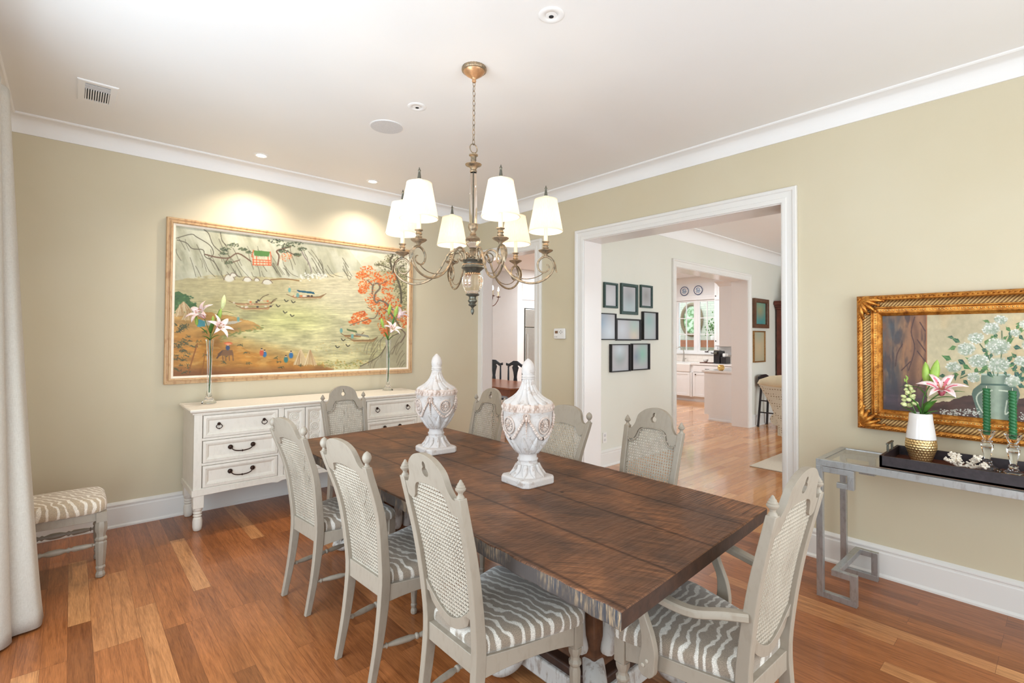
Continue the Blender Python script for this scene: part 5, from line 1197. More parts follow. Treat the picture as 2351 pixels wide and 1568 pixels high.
def bud(par, c, axis, L, m=None):
    A = Vector(axis).normalized(); b = MB(); M = A.to_track_quat('Z', 'Y').to_matrix(); b.lathe([(L * .03, 0), (L * .10, L * .12), (L * .15, L * .38), (L * .14, L * .62), (L * .08, L * .86), (L * .01, L)], 14, c, M=M, lobes=3, amp=.10); b.build('bud', m or MAT['budgreen'], par, smooth=60)
def leafm(par, c, axis, L, w, droop=.3, m=None):
    c = Vector(c); A = Vector(axis).normalized(); T = A.cross(Vector((0, 0, 1))).normalized() if abs(A.z) < .98 else Vector((1, 0, 0)); N = T.cross(A); b = MB(); R = []
    for i in range(8):
        t = i / 7; p = c + A * L * t + Vector((0, 0, -droop * L * t * t)); ww = w * math.sin(PI * min(.98, .08 + .9 * t)) ** .8; R.append([p - T * ww + N * ww * .3, p, p + T * ww + N * ww * .3])
    b.rings(R, cap=False, wrap=False); o = b.build('leaf', m or MAT['green'], par, smooth=180); q = o.modifiers.new('thick', 'SOLIDIFY'); q.thickness = .001
def eiffel_vase(label, x, y):
    v = thing('trumpet_vase', label, 'vase', (x, y, .939), 0, 'clear trumpet vases on the sideboard')
    b = MB(); b.lathe([(.054, 0), (.055, .004), (.048, .012), (.034, .030), (.022, .060), (.016, .11), (.0145, .20), (.016, .32), (.021, .43), (.030, .535)], 36, lobes=8, amp=.03); o = b.build('glass_body', MAT['glass'], v, smooth=60)
    b = MB(); R = [[Vector((r * math.cos(2 * PI * j / 24), r * math.sin(2 * PI * j / 24), z)) for j in range(24)] for r, z in ((.001, .05), (.010, .09), (.0115, .20), (.013, .32), (.018, .43), (.027, .536))]
    b.rings(R); b.build('hollow', MAT['glass'], v, smooth=60)
    return v
VB = .939
eiffel_vase('tall clear trumpet vase at the left end of the sideboard, holding pink lilies', -3.000, -.17)
eiffel_vase('tall clear trumpet vase at the right end of the sideboard, holding pale lilies', -1.352, -.17)
def sprig(label, x, y, z, spec):
    r = thing('lily_sprig', label, 'flower', (x, y, z), 0); b = MB(); b.tube(spline([(0, 0, -.44), (.004, 0, -.2), (0, 0, 0), (.01, 0, .16)], 5), .0032, 8); b.build('stem', MAT['stem'], r, smooth=60)
    for kind, *a in spec:
        if kind == 'L': lily_head(r, *a)
        elif kind == 'B': bud(r, *a)
        elif kind == 'F': leafm(r, *a)
        elif kind == 'S': b = MB(); b.tube(spline(a[0], 4), .0028, 7); b.build('branch', MAT['stem'], r, smooth=60)
    return r
sprig('pink lily sprig with two open blooms in the left trumpet vase', -3.0, -.17, VB + .53, [
    ('S', [(.0, 0, .02), (.02, 0, .10), (.045, -.01, .20), (.065, -.01, .26)]), ('S', [(.0, 0, .06), (-.03, 0, .14), (-.05, -.02, .19)]), ('S', [(0, 0, .0), (.02, -.02, .06), (.04, -.03, .10)]),
    ('L', (-.045, -.03, .185), (-.55, -.35, .55), .14, .1), ('L', (.035, -.04, .085), (.35, -.75, .45), .13, .1), ('B', (.085, -.01, .265), (.12, 0, 1), .125, MAT['snap']), ('B', (.06, -.02, .17), (.12, -.1, .9), .10), ('B', (-.10, -.03, .12), (-.1, 0, 1), .085), ('B', (.01, -.03, .13), (.05, 0, 1), .075),
    ('F', (0, 0, .0), (-.8, -.2, .8), .09, .016), ('F', (0, 0, .0), (.8, -.2, .9), .10, .018), ('F', (.0, -.01, .06), (.1, -.3, .9), .12, .018, .1), ('F', (.07, 0, .24), (.9, 0, .25), .11, .008, .4), ('F', (-.02, 0, .05), (-.6, -.1, .8), .10, .014, .2), ('F', (.04, 0, .14), (.7, 0, .6), .10, .010, .2)])
sprig('pale pink lily sprig with one open bloom in the right trumpet vase', -1.352, -.17, VB + .53, [
    ('S', [(.0, 0, .02), (.03, 0, .10), (.07, 0, .18), (.10, 0, .26)]), ('S', [(.0, 0, .06), (-.01, 0, .2), (.0, 0, .27)]),
    ('L', (.01, -.03, .085), (.05, -.6, .62), .125, .1), ('L', (.105, -.02, .24), (.5, .2, .75), .12, .1), ('B', (.0, 0, .27), (.15, 0, 1), .12), ('B', (.07, 0, .25), (.28, 0, 1), .13), ('B', (-.06, -.01, .13), (-.3, 0, 1), .11),
    ('F', (0, 0, .0), (-.5, -.2, .9), .12, .014, .1), ('F', (0, 0, .0), (.7, -.2, .8), .09, .012), ('F', (.04, 0, .14), (.2, 0, 1), .13, .012, 0), ('F', (.06, 0, .18), (.9, 0, .4), .09, .008)])

# ------------------------------------------------------------------ console table
MAT['silverleaf'] = painted('brushed_silver_leaf', lin(180, 180, 178), lin(146, 136, 130), .5, .30)
MAT['silverleaf'].node_tree.nodes['Principled BSDF'].inputs['Metallic'].default_value = .65
cx0, cx1, cy0, cy1, CT = -.575, -.085, -3.985, -5.45, .80
ct = thing('console_table', 'narrow silver metal console table with glass top and scroll key legs', 'table', ((cx0 + cx1) / 2, (cy0 + cy1) / 2, 0))
ox, oy = (cx0 + cx1) / 2, (cy0 + cy1) / 2; f = lambda x, y, z: (x - ox, y - oy, z); t = .034
b = MB()
for x in (cx0 + t / 2, cx1 - t / 2): b.box(x - t / 2 - ox, x + t / 2 - ox, cy1 - oy, cy0 - oy, CT - .038, CT)
for y in (cy0 - t / 2, cy1 + t / 2): b.box(cx0 + t - ox, cx1 - t - ox, y - t / 2 - oy, y + t / 2 - oy, CT - .038, CT)
b.build('top_frame', MAT['silverleaf'], ct, smooth=0, bev=.0015)
b = MB(); b.box(cx0 + t - ox + .001, cx1 - t - ox - .001, cy1 + t - oy + .001, cy0 - t - oy - .001, CT - .012, CT - .003); b.build('glass_top', MAT['glass'], ct, smooth=0)
for s in (1, -1):
    ye = cy0 if s == 1 else cy1
    for x in (cx0 + t / 2, cx1 - t / 2):
        b = MB(); Y = lambda d: ye - s * d - oy; X0, X1 = x - t / 2 - ox, x + t / 2 - ox
        def q(d0, d1, z0, z1): ya, yb = sorted((Y(d0), Y(d1))); b.box(X0, X1, ya, yb, z0, z1)
        q(0, .034, 0, CT - .038); q(.034, .200, 0, .034); q(.166, .200, .034, .175); q(.075, .166, .141, .175)
        q(.034, .190, CT - .072, CT - .040); q(.158, .190, CT - .150, CT - .072); q(.105, .158, CT - .150, CT - .120); b.build('scroll_leg', MAT['silverleaf'], ct, smooth=0, bev=.0015)
    b = MB(); ya, yb = sorted((ye - s * .075 - oy, ye - s * .109 - oy)); b.box(cx0 + t - ox, cx1 - t - ox, ya, yb, .141, .175); b.build('foot_bar', MAT['silverleaf'], ct, smooth=0, bev=.0015)
    b = MB(); b.lathe([(.011, 0), (.010, .006), (.005, .008)], 14, (cx1 - .06 - ox, ye - s * .10 - oy, CT - .105), M=Matrix.Rotation(-PI / 2, 3, 'Y')); b.build('levelling_knob', MAT['champdark'], ct, smooth=50)

# ------------------------------------------------------------------ on the console
MAT['blackwood'] = plain('dark_stained_tray_wood', lin(44, 34, 36), .42, nscale=40, var=.35, bump=.2)
MAT['traybase'] = plain('brown_tray_floor', lin(92, 46, 26), .35, nscale=20, var=.3)
tx0, tx1, ty0, ty1 = -.535, -.115, -4.285, -5.02
tr = thing('serving_tray', 'long dark wooden tray with metal handles on the glass console', 'tray', ((tx0 + tx1) / 2, (ty0 + ty1) / 2, CT + .001)); hx, hy = (tx1 - tx0) / 2, (ty0 - ty1) / 2
b = MB(); b.box(-hx, hx, -hy, hy, 0, .012); b.build('tray_floor', MAT['traybase'], tr, smooth=0)
b = MB()
for s in (-1, 1): b.box(*(sorted((s * hx, s * (hx - .014)))), -hy, hy, .0, .064); b.box(-hx, hx, *(sorted((s * hy, s * (hy - .014)))), .0, .064)
b.build('tray_rim', MAT['blackwood'], tr, smooth=0, bev=.0015)
for s in (-1, 1):
    b = MB(); y = s * (hy - .007)
    for x in (-.05, .05): b.lathe([(.006, .062), (.006, .085), (.005, .105)], 10, (x, y, 0))
    b.bar((-.066, y, .107), (.066, y, .107), .011, .008); b.build('handle', MAT['champdark'], tr, smooth=30)
TB = CT + .0135
vz = thing('vase', 'white vase with hammered gold lower half standing in the dark tray', 'vase', (-.245, -4.420, TB))
MAT['whiteceramic'] = plain('glossy_white_ceramic', lin(232, 226, 220), .18, nscale=10, var=.01)
def hammered():
    t = NT('hammered_gold_glaze'); n = t.noise(t.coord(), 30, 2); t.set(t.ramp(n, [(.3, lin(206, 170, 112)), (.7, lin(226, 196, 142))]), .28, .85); return t.m
MAT['hammer'] = hammered()
b = MB(); b.lathe([(.0685, .128), (.0665, .150), (.062, .185), (.056, .225), (.053, .268), (.050, .271), (.047, .266), (.052, .22), (.060, .17), (.062, .13)], 48); b.build('white_neck', MAT['whiteceramic'], vz, smooth=60)
b = MB(); R = []; NJ = 112                                        # dimpled facets in staggered rows
prof = [(0, .044), (.01, .050), (.04, .060), (.075, .0715), (.092, .0728), (.11, .071), (.128, .0686)]
for i in range(50):
    z = .129 * i / 49; r = interp([(z_, r_) for z_, r_ in prof], z); ring = []
    for j in range(NJ):
        a = 2 * PI * j / NJ; row = math.floor(z / .0143); ph = 0 if row % 2 else PI; d = (1 - math.cos(14 * 2 * a + ph)) * .5 * abs(math.sin(PI * z / .0143)) * .0048 * min(1, z / .01); ring.append(Vector(((r - d) * math.cos(a), (r - d) * math.sin(a), z)))
    R.append(ring)
b.rings(R); b.build('hammered_gold_band', MAT['hammer'], vz, smooth=60)
bq = thing('pink_lily', 'pink lily with green buds in the white and gold vase', 'flower', (-.245, -4.420, TB + .24))
b = MB(); b.tube(spline([(0, 0, -.12), (.0, -.01, .02), (-.01, -.04, .10), (-.02, -.085, .15)], 5), .0032, 8); b.tube(spline([(0, 0, -.1), (0, -.01, .1), (.0, -.04, .19)], 5), .003, 8); b.build('stem', MAT['stem'], bq, smooth=60)
lily_head(bq, (-.03, -.095, .145), (-.55, -.10, .75), .125, .4)
bud(bq, (.0, -.030, .19), (.0, .05, 1), .135); bud(bq, (.0, -.055, .20), (.0, -.15, 1), .14); 
for a in (((0, 0, 0), (-.1, .7, .8), .13, .018), ((0, 0, 0), (-.1, -.7, .8), .12, .020), ((0, -.02, .03), (-.3, -.4, .9), .15, .022), ((0, -.03, .12), (0, .4, .8), .09, .014), ((0, -.04, .17), (0, -.9, .5), .10, .010), ((-.02, -.06, .12), (0, -.9, .4), .12, .012), ((0, 0, .03), (-.2, .3, .9), .14, .018), ((0, -.02, .17), (0, .9, .3), .12, .008), ((-.02, -.08, .14), (.1, -.8, .5), .13, .012), ((0, 0, -.0), (.3, -.2, .9), .16, .018)): leafm(bq, *a)
sd = thing('snapdragon', 'cream snapdragon spike at the left of the white and gold vase', 'flower', (-.245, -4.410, TB + .24))
b = MB(); b.tube(spline([(0, 0, -.1), (0, .01, .02), (-.01, .035, .10), (-.01, .05, .2)], 5), .003, 8); b.build('stem', MAT['stem'], sd, smooth=60)
rs = random.Random(2)
for k in range(15):
    b = MB(); zz = .07 + k * .0085; a = k * 2.4; r = .030 - .0012 * k; p = (-.012 + r * math.cos(a), .040 + r * math.sin(a), zz); L = .020 - .0005 * k
    for j in range(4): b.ball((p[0] + rs.uniform(-.006, .006), p[1] + rs.uniform(-.006, .006), p[2] + rs.uniform(-.005, .005)), L * .62, 8, 6, (1, 1, .8))
    b.build('floret', MAT['snap'], sd, smooth=60)
for k in range(5): bud(sd, (-.012 + rs.uniform(-.008, .008), .05 + rs.uniform(-.008, .008), .20 + k * .006), (rs.uniform(-.4, .4), rs.uniform(-.4, .4), 1), .022)
# coral
co = thing('coral_ornament', 'white branching coral piece lying in the dark tray', 'coral', (-.30, -4.615, TB + .004))
MAT['coral'] = plain('bleached_coral', lin(236, 224, 206), .8, nscale=120, var=.08, bump=.4)
b = MB(); rc = random.Random(11)
def branch(p, d, L, r, dep):
    e = p + d * L; m = (p + e) / 2 + Vector((rc.uniform(-1, 1), rc.uniform(-1, 1), rc.uniform(-1, 1))) * L * .1; e.z = max(e.z, r * .5); b.tube([p, m, e], [r, r * .9, r * .8], 7); b.ball(e, r * .95, 8, 5)
    if dep:
        for k in range(rc.choice((2, 3, 3))): 
            v = (d + Vector((rc.uniform(-1, 1), rc.uniform(-1, 1), rc.uniform(-.4, .9))) * .9).normalized(); branch(e, v, L * rc.uniform(.6, .8), r * .84, dep - 1)
        for k in range(3): t = rc.random(); q = p + (e - p) * t; v = Vector((rc.uniform(-1, 1), rc.uniform(-1, 1), rc.uniform(-.2, 1))).normalized(); b.tube([q, q + v * r * 2.6], [r * .6, r * .45], 6)
branch(Vector((-.01, .02, .012)), Vector((.0, .45, .9)).normalized(), .030, .0095, 3); branch(Vector((0, .0, .012)), Vector((.1, -.7, .6)).normalized(), .034, .0095, 3); branch(Vector((0, -.02, .010)), Vector((-.3, -.9, .3)).normalized(), .030, .009, 3); branch(Vector((0, .03, .01)), Vector((-.5, .5, .4)).normalized(), .028, .009, 3)
o = b.build('coral_branches', MAT['coral'], co, smooth=60)
# candlesticks and candles
def candlestick(label, x, y):
    c = thing('glass_candlestick', label, 'candlestick', (x, y, TB), 0, 'cut glass candlesticks in the tray')
    b = MB(); b.lathe([(.052, 0), (.054, .004), (.050, .009), (.034, .015), (.022, .024), (.016, .036)], 24, lobes=8, amp=.05); b.build('foot', MAT['glass'], c, smooth=30)
    b = MB(); b.lathe([(.014, .034), (.020, .042), (.020, .048), (.012, .054), (.014, .066), (.021, .100), (.026, .122), (.026, .132), (.016, .142)], 8); b.build('faceted_stem', MAT['glass'], c, smooth=10)
    b = MB(); b.lathe([(.012, .140), (.021, .147), (.021, .153), (.013, .160), (.020, .170), (.025, .185), (.034, .205), (.030, .208), (.017, .190), (.015, .182)], 32, lobes=8, amp=.05); b.build('candle_cup', MAT['glass'], c, smooth=40)
    return c
MAT['greenwax'] = plain('green_wax', lin(36, 104, 58), .4, nscale=20, var=.08)
def candle(label, x, y):
    c = thing('twisted_candle', label, 'candle', (x, y, TB + .186), 0, 'green twisted taper candles')
    b = MB(); R = []
    for i in range(80):
        z = .245 * i / 79; r = .0150; ring = []
        for j in range(24):
            a = 2 * PI * j / 24; q = r * (1 + .13 * math.cos(2 * (a + z * 190))); ring.append(Vector((q * math.cos(a), q * math.sin(a), z)))
        R.append(ring)
    b.rings(R); b.build('wax', MAT['greenwax'], c, smooth=60)
    b = MB(); b.tube([(0, 0, .243), (.001, 0, .252), (.002, 0, .258)], .0012, 6); b.build('wick', MAT['sleeve'], c); return c
for (x, y, w) in ((-.200, -4.690, 'left'), (-.262, -4.792, 'right')):
    candlestick(f'cut glass candlestick in the dark tray, the {w} one of the pair', x, y); candle(f'green spiral twisted candle in the {w} glass candlestick', x, y)
# ------------------------------------------------------------------ living room
MAT['blackframe'] = plain('black_picture_frame', lin(34, 32, 34), .4, nscale=40, var=.1)
MAT['greenframe'] = plain('dark_teal_picture_frame', lin(50, 74, 70), .45, nscale=40, var=.15)
MAT['mat'] = plain('picture_mount', lin(206, 202, 200), .6, nscale=30, var=.02)
def softprint(name, base, spots):
    """softly blurred picture: base colour and broad spots (x, z, radius, colour)"""
    t = NT(name); c = t.coord(); col = base
    for (x, z, r, k) in spots:
        d = t.n('ShaderNodeVectorMath', operation='DISTANCE'); d.inputs[1].default_value = (x, 0, z); t.l(c, d.inputs[0])
        col = t.mix(t.ramp(d.outputs['Value'], [(0, (.85, .85, .85)), (min(.99, r), (0, 0, 0))]), col, k)
    t.set(col, .35); return t.m
def picture(label, x0, x1, z0, z1, fm_, fw_, spots, depth=.028, base=(186, 184, 186), grp='framed pictures clustered on the living room wall'):
    w, h = x1 - x0, z1 - z0; p = thing('picture_frame', label, 'picture', ((x0 + x1) / 2, LN, z0), 0, grp)
    g = lambda x, z, o: (x, -o, z)
    b = frame([(0, .001), (0, depth), (fw_ * .8, depth), (fw_, depth - .008), (fw_, .004)], -w / 2, w / 2, 0, h, g); b.build('frame', fm_, p, smooth=0, bev=.001)
    b = MB(); b.box(-w / 2 + fw_ - .001, w / 2 - fw_ + .001, -.010, -.002, fw_ - .001, h - fw_ + .001); b.build('print', softprint('soft_' + label.replace(' ', '_')[:20], lin(*base), [(a * w / 2, h * c, r, lin(*k)) for a, c, r, k in spots]), p, smooth=0)
    return p
G, K_ = MAT['greenframe'], MAT['blackframe']
picture('small grey green framed picture at top left of the wall cluster', .79, 1.05, 1.865, 2.165, G, .026, [(0, .3, .2, (206, 206, 208))])
picture('tall teal framed picture at top centre of the wall cluster', 1.12, 1.47, 1.80, 2.18, G, .038, [(0, .3, .2, (170, 194, 196)), (0, .6, .15, (150, 150, 154))])
picture('small dark framed picture at top right of the wall cluster', 1.535, 1.80, 1.90, 2.19, G, .024, [(0, .55, .16, (136, 134, 132))])
picture('leftmost black framed picture of the wall cluster, cut off by the opening', .56, 1.02, 1.485, 1.800, K_, .012, [(-.1, .6, .2, (134, 160, 182)), (.5, .3, .2, (214, 224, 232))])
picture('landscape format dark framed picture in the middle of the wall cluster', 1.025, 1.535, 1.477, 1.745, K_, .018, [(.5, .3, .14, (224, 202, 178)), (.5, .7, .16, (170, 196, 188)), (-.5, .5, .18, (206, 212, 220))])
picture('upright black framed picture at the right end of the wall cluster', 1.575, 1.91, 1.485, 1.850, K_, .012, [(0, .65, .18, (134, 176, 172)), (0, .3, .18, (176, 192, 192))], .04)
picture('black framed picture at bottom left of the wall cluster', .91, 1.30, 1.10, 1.435, K_, .012, [(0, .55, .15, (136, 156, 152)), (0, .8, .14, (208, 218, 224))], .04)
picture('black framed picture at bottom right of the wall cluster', 1.335, 1.72, 1.105, 1.440, K_, .012, [(.3, .6, .18, (128, 190, 168)), (-.4, .5, .13, (124, 138, 156))], .04)
MAT['walnutframe'] = plain('brown_green_wood_frame', lin(98, 66, 46), .4, nscale=20, var=.3)
MAT['thin_gilt'] = plain('thin_bronze_frame', lin(158, 116, 70), .4, .5, nscale=60, var=.4)
p = picture('wide wood framed picture beside the kitchen opening, above a narrower one', 4.92, 5.52, 1.70, 2.215, MAT['walnutframe'], .070, [(0, .35, .28, (40, 132, 142)), (0, .66, .24, (176, 150, 96)), (0, .85, .15, (120, 170, 150))], .05, (104, 156, 142), grp='pair of pictures beside the kitchen opening')
p = picture('thin gilt framed picture hanging below the wood framed one', 4.93, 5.41, 1.10, 1.650, MAT['thin_gilt'], .022, [(0, .5, .3, (206, 182, 146)), (0, .9, .2, (168, 178, 158))], .03, (176, 168, 140), grp='pair of pictures beside the kitchen opening')
ol = thing('wall_outlet', 'white electrical outlet low on the living room wall', 'outlet', (.822, LN, .338))
b = MB(); b.box(-.036, .036, -.007, 0, -.062, .062); b.build('cover_plate', MAT['plastic'], ol, bev=.003)
for z in (-.026, .026): b = MB(); b.lathe([(.017, 0), (.017, .0025)], 20, (0, -.007, z), M=Matrix.Rotation(PI / 2, 3, 'X')); b.build('socket', MAT['mat'], ol, smooth=0)
# rug
MAT['rug'] = plain('beige_flat_rug', lin(212, 200, 182), .95, nscale=120, var=.08, bump=.3)
b = MB(); b.box(2.14, 4.6, -4.8, -2.46, 0.0, .012); o = b.build('area_rug', MAT['rug'], bev=.004); tag(o, 'pale beige rug on the living room floor under the wing chair', 'rug')
# wing chair, seen from behind
MAT['dotfabric'] = NT('cream_dotted_upholstery'); _t = MAT['dotfabric']; _v = _t.n('ShaderNodeTexVoronoi'); _v.inputs['Scale'].default_value = 34; _v.inputs['Randomness'].default_value = .2; _t.l(_t.coord(), _v.inputs[0]); _t.set(_t.ramp(_v.outputs['Distance'], [(0, lin(150, 130, 104)), (.24, lin(160, 140, 112)), (.32, lin(218, 206, 186))]), .9); MAT['dotfabric'] = _t.m
MAT['creamthrow'] = plain('cream_gathered_fabric', lin(228, 210, 178), .9, nscale=9, var=.06, bump=.4)
wc = thing('wing_chair', 'cream dotted wing chair seen from behind at the right edge of the opening', 'armchair', (2.98, -2.98, .012), math.radians(0))
def rr(cx, cy, hx, hy, z, e=.35, n=36): return [Vector((cx + hx * abs(math.cos(2 * PI * j / n)) ** e * (1 if math.cos(2 * PI * j / n) > 0 else -1), cy + hy * abs(math.sin(2 * PI * j / n)) ** e * (1 if math.sin(2 * PI * j / n) > 0 else -1), z)) for j in range(n)]
b = MB(); b.rings([rr(.02, 0, .36, .32, .14), rr(.02, 0, .37, .345, .26), rr(.02, 0, .38, .37, .40), rr(.02, 0, .36, .35, .42)]); b.build('seat_body', MAT['dotfabric'], wc, smooth=60)
b = MB(); b.rings([rr(-.30, 0, .085, .345, .30), rr(-.32, 0, .085, .39, .48), rr(-.36, 0, .08, .45, .68), rr(-.41, 0, .075, .53, .86), rr(-.45, 0, .075, .555, .93), rr(-.46, 0, .07, .53, .99), rr(-.465, 0, .06, .42, 1.035), rr(-.465, 0, .045, .26, 1.055), rr(-.465, 0, .01, .05, 1.06)]); b.build('backrest', MAT['dotfabric'], wc, smooth=70)
b = MB(); b.rings([rr(-.435, 0, .085, .50, .915, .5), rr(-.47, 0, .095, .565, .945, .5), rr(-.475, 0, .09, .54, .995, .5), rr(-.47, 0, .075, .42, 1.045, .5), rr(-.47, 0, .05, .25, 1.068, .5), rr(-.47, 0, .01, .05, 1.072, .5)])
b.build('gathered_top', MAT['creamthrow'], wc, smooth=70)
for s in (-1, 1):
    b = MB(); b.tube(spline([(-.34, s * .40, .50), (-.1, s * .42, .52), (.2, s * .42, .50), (.36, s * .40, .48)], 5), .075, 16); b.box(-.30, .34, s * .36 - .045, s * .36 + .045, .30, .50); b.build('arm', MAT['dotfabric'], wc, smooth=60)
b = MB(); b.rings([rr(.06, 0, .30, .29, .40, .3), rr(.06, 0, .32, .31, .44, .3), rr(.06, 0, .31, .30, .50, .3), rr(.06, 0, .2, .2, .53, .3)]); b.build('seat_cushion', MAT['dotfabric'], wc, smooth=60)
MAT['darkleg'] = plain('dark_walnut_leg', lin(50, 32, 28), .35, nscale=20, var=.2)
for x in (-.30, .32):
    for s in (-1, 1): b = MB(); b.rings([rr(x * 1.05 , s * .30, .016, .016, 0, .3, 16), rr(x, s * .285, .028, .028, .15, .3, 16)]); b.build('leg', MAT['darkleg'], wc, smooth=40)
# dark bar stool
MAT['ebony'] = plain('black_painted_wood', lin(34, 30, 32), .35, nscale=30, var=.15)
bs = thing('bar_stool', 'black wooden bar stool against the wall behind the wing chair', 'stool', (5.18, -1.58, 0))
for sx in (-1, 1):
    for sy in (-1, 1): b = MB(); b.bar((sx * .19, sy * .17, 0), (sx * .15, sy * .13, .68), .030); b.build('leg', MAT['ebony'], bs, smooth=0, bev=.003)
b = MB(); b.box(-.19, .19, -.17, .17, .68, .74); b.build('seat', MAT['ebony'], bs, bev=.02)
for z, s in ((.18, -1), (.32, -1), (.25, 1), (.45, 1)):
    b = MB(); 
    k = .19 - .04 * z / .68
    if s < 0: b.bar((-k, -.17 + .04 * z / .68, z), (k, -.17 + .04 * z / .68, z), .02); b.build('rung', MAT['ebony'], bs, smooth=0)
    else: b.bar((-k, -.15, z), (-k, .15, z), .02); b.build('rung', MAT['ebony'], bs, smooth=0)
b = MB(); b.prism([(-.19, .74), (.19, .74), (.20, .86), (.10, .89), (-.10, .89), (-.20, .86)], (), lambda u, w, t: (u, .14 + t, w), 0, .025); b.build('low_backrest', MAT['ebony'], bs, smooth=0, bev=.004)
# armoire and jar
MAT['mahogany'] = plain('reddish_mahogany', lin(96, 44, 28), .35, nscale=10, var=.3)
ar = thing('armoire', 'tall reddish brown armoire standing in the living room corner', 'armoire', (6.52, -1.68, 0))
b = MB(); b.box(-.62, .62, -.30, .30, .08, 2.06); b.build('body', MAT['mahogany'], ar, smooth=0, bev=.006)
b = MB(); 
for k, z0, z1 in ((.02, 2.06, 2.10), (.045, 2.10, 2.14), (.075, 2.14, 2.19), (.06, 2.19, 2.215)): b.box(-.62 - k, .62 + k, -.30 - k, .30 + k * .3, z0, z1)
b.build('cornice', MAT['mahogany'], ar, smooth=0, bev=.006)
b = MB(); b.box(-.65, .65, -.33, .31, 0, .10); b.build('base_plinth', MAT['mahogany'], ar, smooth=0, bev=.006)
for s in (-1, 1):
    b = MB(); x0, x1 = sorted((s * .01, s * .58)); b.box(x0, x1, -.318, -.30, .16, 2.0); d = b.build('door', MAT['mahogany'], ar, smooth=0, bev=.004)
    b = MB(); b.box(x0 + .08, x1 - .08, -.326, -.317, .26, 1.9); b.build('door_panel', MAT['mahogany'], d, smooth=0, bev=.004); b = MB(); b.ball((s * .05, -.33, 1.05), .014); b.build('knob', MAT['bronze'], d, smooth=60)
b = MB(); b.box(-.632, -.62, -.24, .24, 1.25, 1.28); b.build('side_moulding', MAT['mahogany'], ar, smooth=0)
def china(name, scale=18):
    t = NT(name); n = t.noise(t.coord(), scale, 4, .6, .6); t.set(t.ramp(n, [(.44, lin(222, 226, 228)), (.50, lin(96, 122, 150)), (.58, lin(70, 96, 136)), (.62, lin(216, 222, 226))]), .2); return t.m
MAT['china'] = china('blue_white_porcelain')
b = MB(); b.lathe([(.07, 0), (.075, .01), (.10, .05), (.135, .14), (.145, .22), (.12, .30), (.07, .35), (.06, .37), (.08, .38), (.08, .40), (.05, .43), (.015, .45), (.02, .47), (.001, .48)], 40); o = b.build('porcelain_jar', MAT['china'], smooth=60); o.location = (6.10, -1.66, 2.216); tag(o, 'blue and white porcelain jar on top of the armoire', 'jar')

# ------------------------------------------------------------------ kitchen, seen through both openings
MAT['kcab'] = plain('white_kitchen_cabinet_paint', lin(236, 234, 232), .35, nscale=6, var=.01)
MAT['quartz'] = plain('white_quartz', lin(236, 232, 228), .15, nscale=30, var=.02)
MAT['tile'] = NT('white_subway_tile'); _t = MAT['tile']; _b = _t.n('ShaderNodeTexBrick'); _c = _t.n('ShaderNodeTexCoord'); _s = _t.n('ShaderNodeSeparateXYZ'); _k = _t.n('ShaderNodeCombineXYZ'); _t.l(_c.outputs['Object'], _s.inputs[0]); _t.l(_s.outputs[1], _k.inputs[0]); _t.l(_s.outputs[2], _k.inputs[1]); _t.l(_k.outputs[0], _b.inputs[0])
for a_, v_ in (('Scale', 1), ('Brick Width', .16), ('Row Height', .078), ('Mortar Size', .002)): _b.inputs[a_].default_value = v_
_b.inputs['Color1'].default_value = (*lin(240, 230, 220), 1); _b.inputs['Color2'].default_value = (*lin(236, 226, 216), 1); _b.inputs['Mortar'].default_value = (*lin(214, 204, 194), 1); _t.set(_b.outputs[0], .15); MAT['tile'] = _t.m
MAT['steel'] = plain('stainless_steel', lin(200, 196, 188), .28, .9, nscale=20, var=.04)
def cab_door(par, y0, y1, z0, z1, x, name='door', knob=None):
    b = MB(); b.box(x - .020, x, y0, y1, z0, z1); d = b.build(name, MAT['kcab'], par, smooth=0, bev=.002); f_ = .055
    if z1 - z0 > .2:
        b = MB(); b.box(x - .027, x - .019, y0, y0 + f_, z0, z1); b.box(x - .027, x - .019, y1 - f_, y1, z0, z1); b.box(x - .027, x - .019, y0 + f_, y1 - f_, z0, z0 + f_); b.box(x - .027, x - .019, y0 + f_, y1 - f_, z1 - f_, z1); b.build('door_rails', MAT['kcab'], d, smooth=0)
    if knob:
        b = MB()
        if knob == 'bar': b.bar((x - .045, (y0 + y1) / 2 - .05, (z0 + z1) / 2), (x - .045, (y0 + y1) / 2 + .05, (z0 + z1) / 2), .010); b.box(x - .045, x - .02, (y0 + y1) / 2 - .045, (y0 + y1) / 2 - .035, (z0 + z1) / 2 - .004, (z0 + z1) / 2 + .004); b.box(x - .045, x - .02, (y0 + y1) / 2 + .035, (y0 + y1) / 2 + .045, (z0 + z1) / 2 - .004, (z0 + z1) / 2 + .004)
        else: b.ball((x - .036, knob[0], knob[1]), .014, 10, 8)
        b.build('pull', MAT['bronze'], d, smooth=40)
    return d
kb = thing('base_cabinet', 'white kitchen base cabinets with shaker doors below the kitchen window', 'cabinet', (0, 0, 0))
b = MB(); b.box(7.34, EX, -.2, 3.2, .11, .885); b.build('carcass', MAT['kcab'], kb, smooth=0); b = MB(); b.box(7.40, EX, -.2, 3.2, 0, .11); b.build('toe_kick', MAT['kcab'], kb, smooth=0)
for y0, y1 in ((-.18, .30), (.31, 1.04)): cab_door(kb, y0, y1, .13, .70, 7.34, 'door', ((y0 + .66) if y0 > 0 else .1, .655)); cab_door(kb, y0, y1, .72, .87, 7.34, 'drawer', 'bar')
cab_door(kb, 1.10, 1.88, .13, .70, 7.30, 'door'); cab_door(kb, 1.90, 2.7, .13, .70, 7.30, 'door')
b = MB(); b.box(7.30, 7.34, 1.06, 2.75, .11, .70); b.build('sink_bump_out', MAT['kcab'], kb, smooth=0)
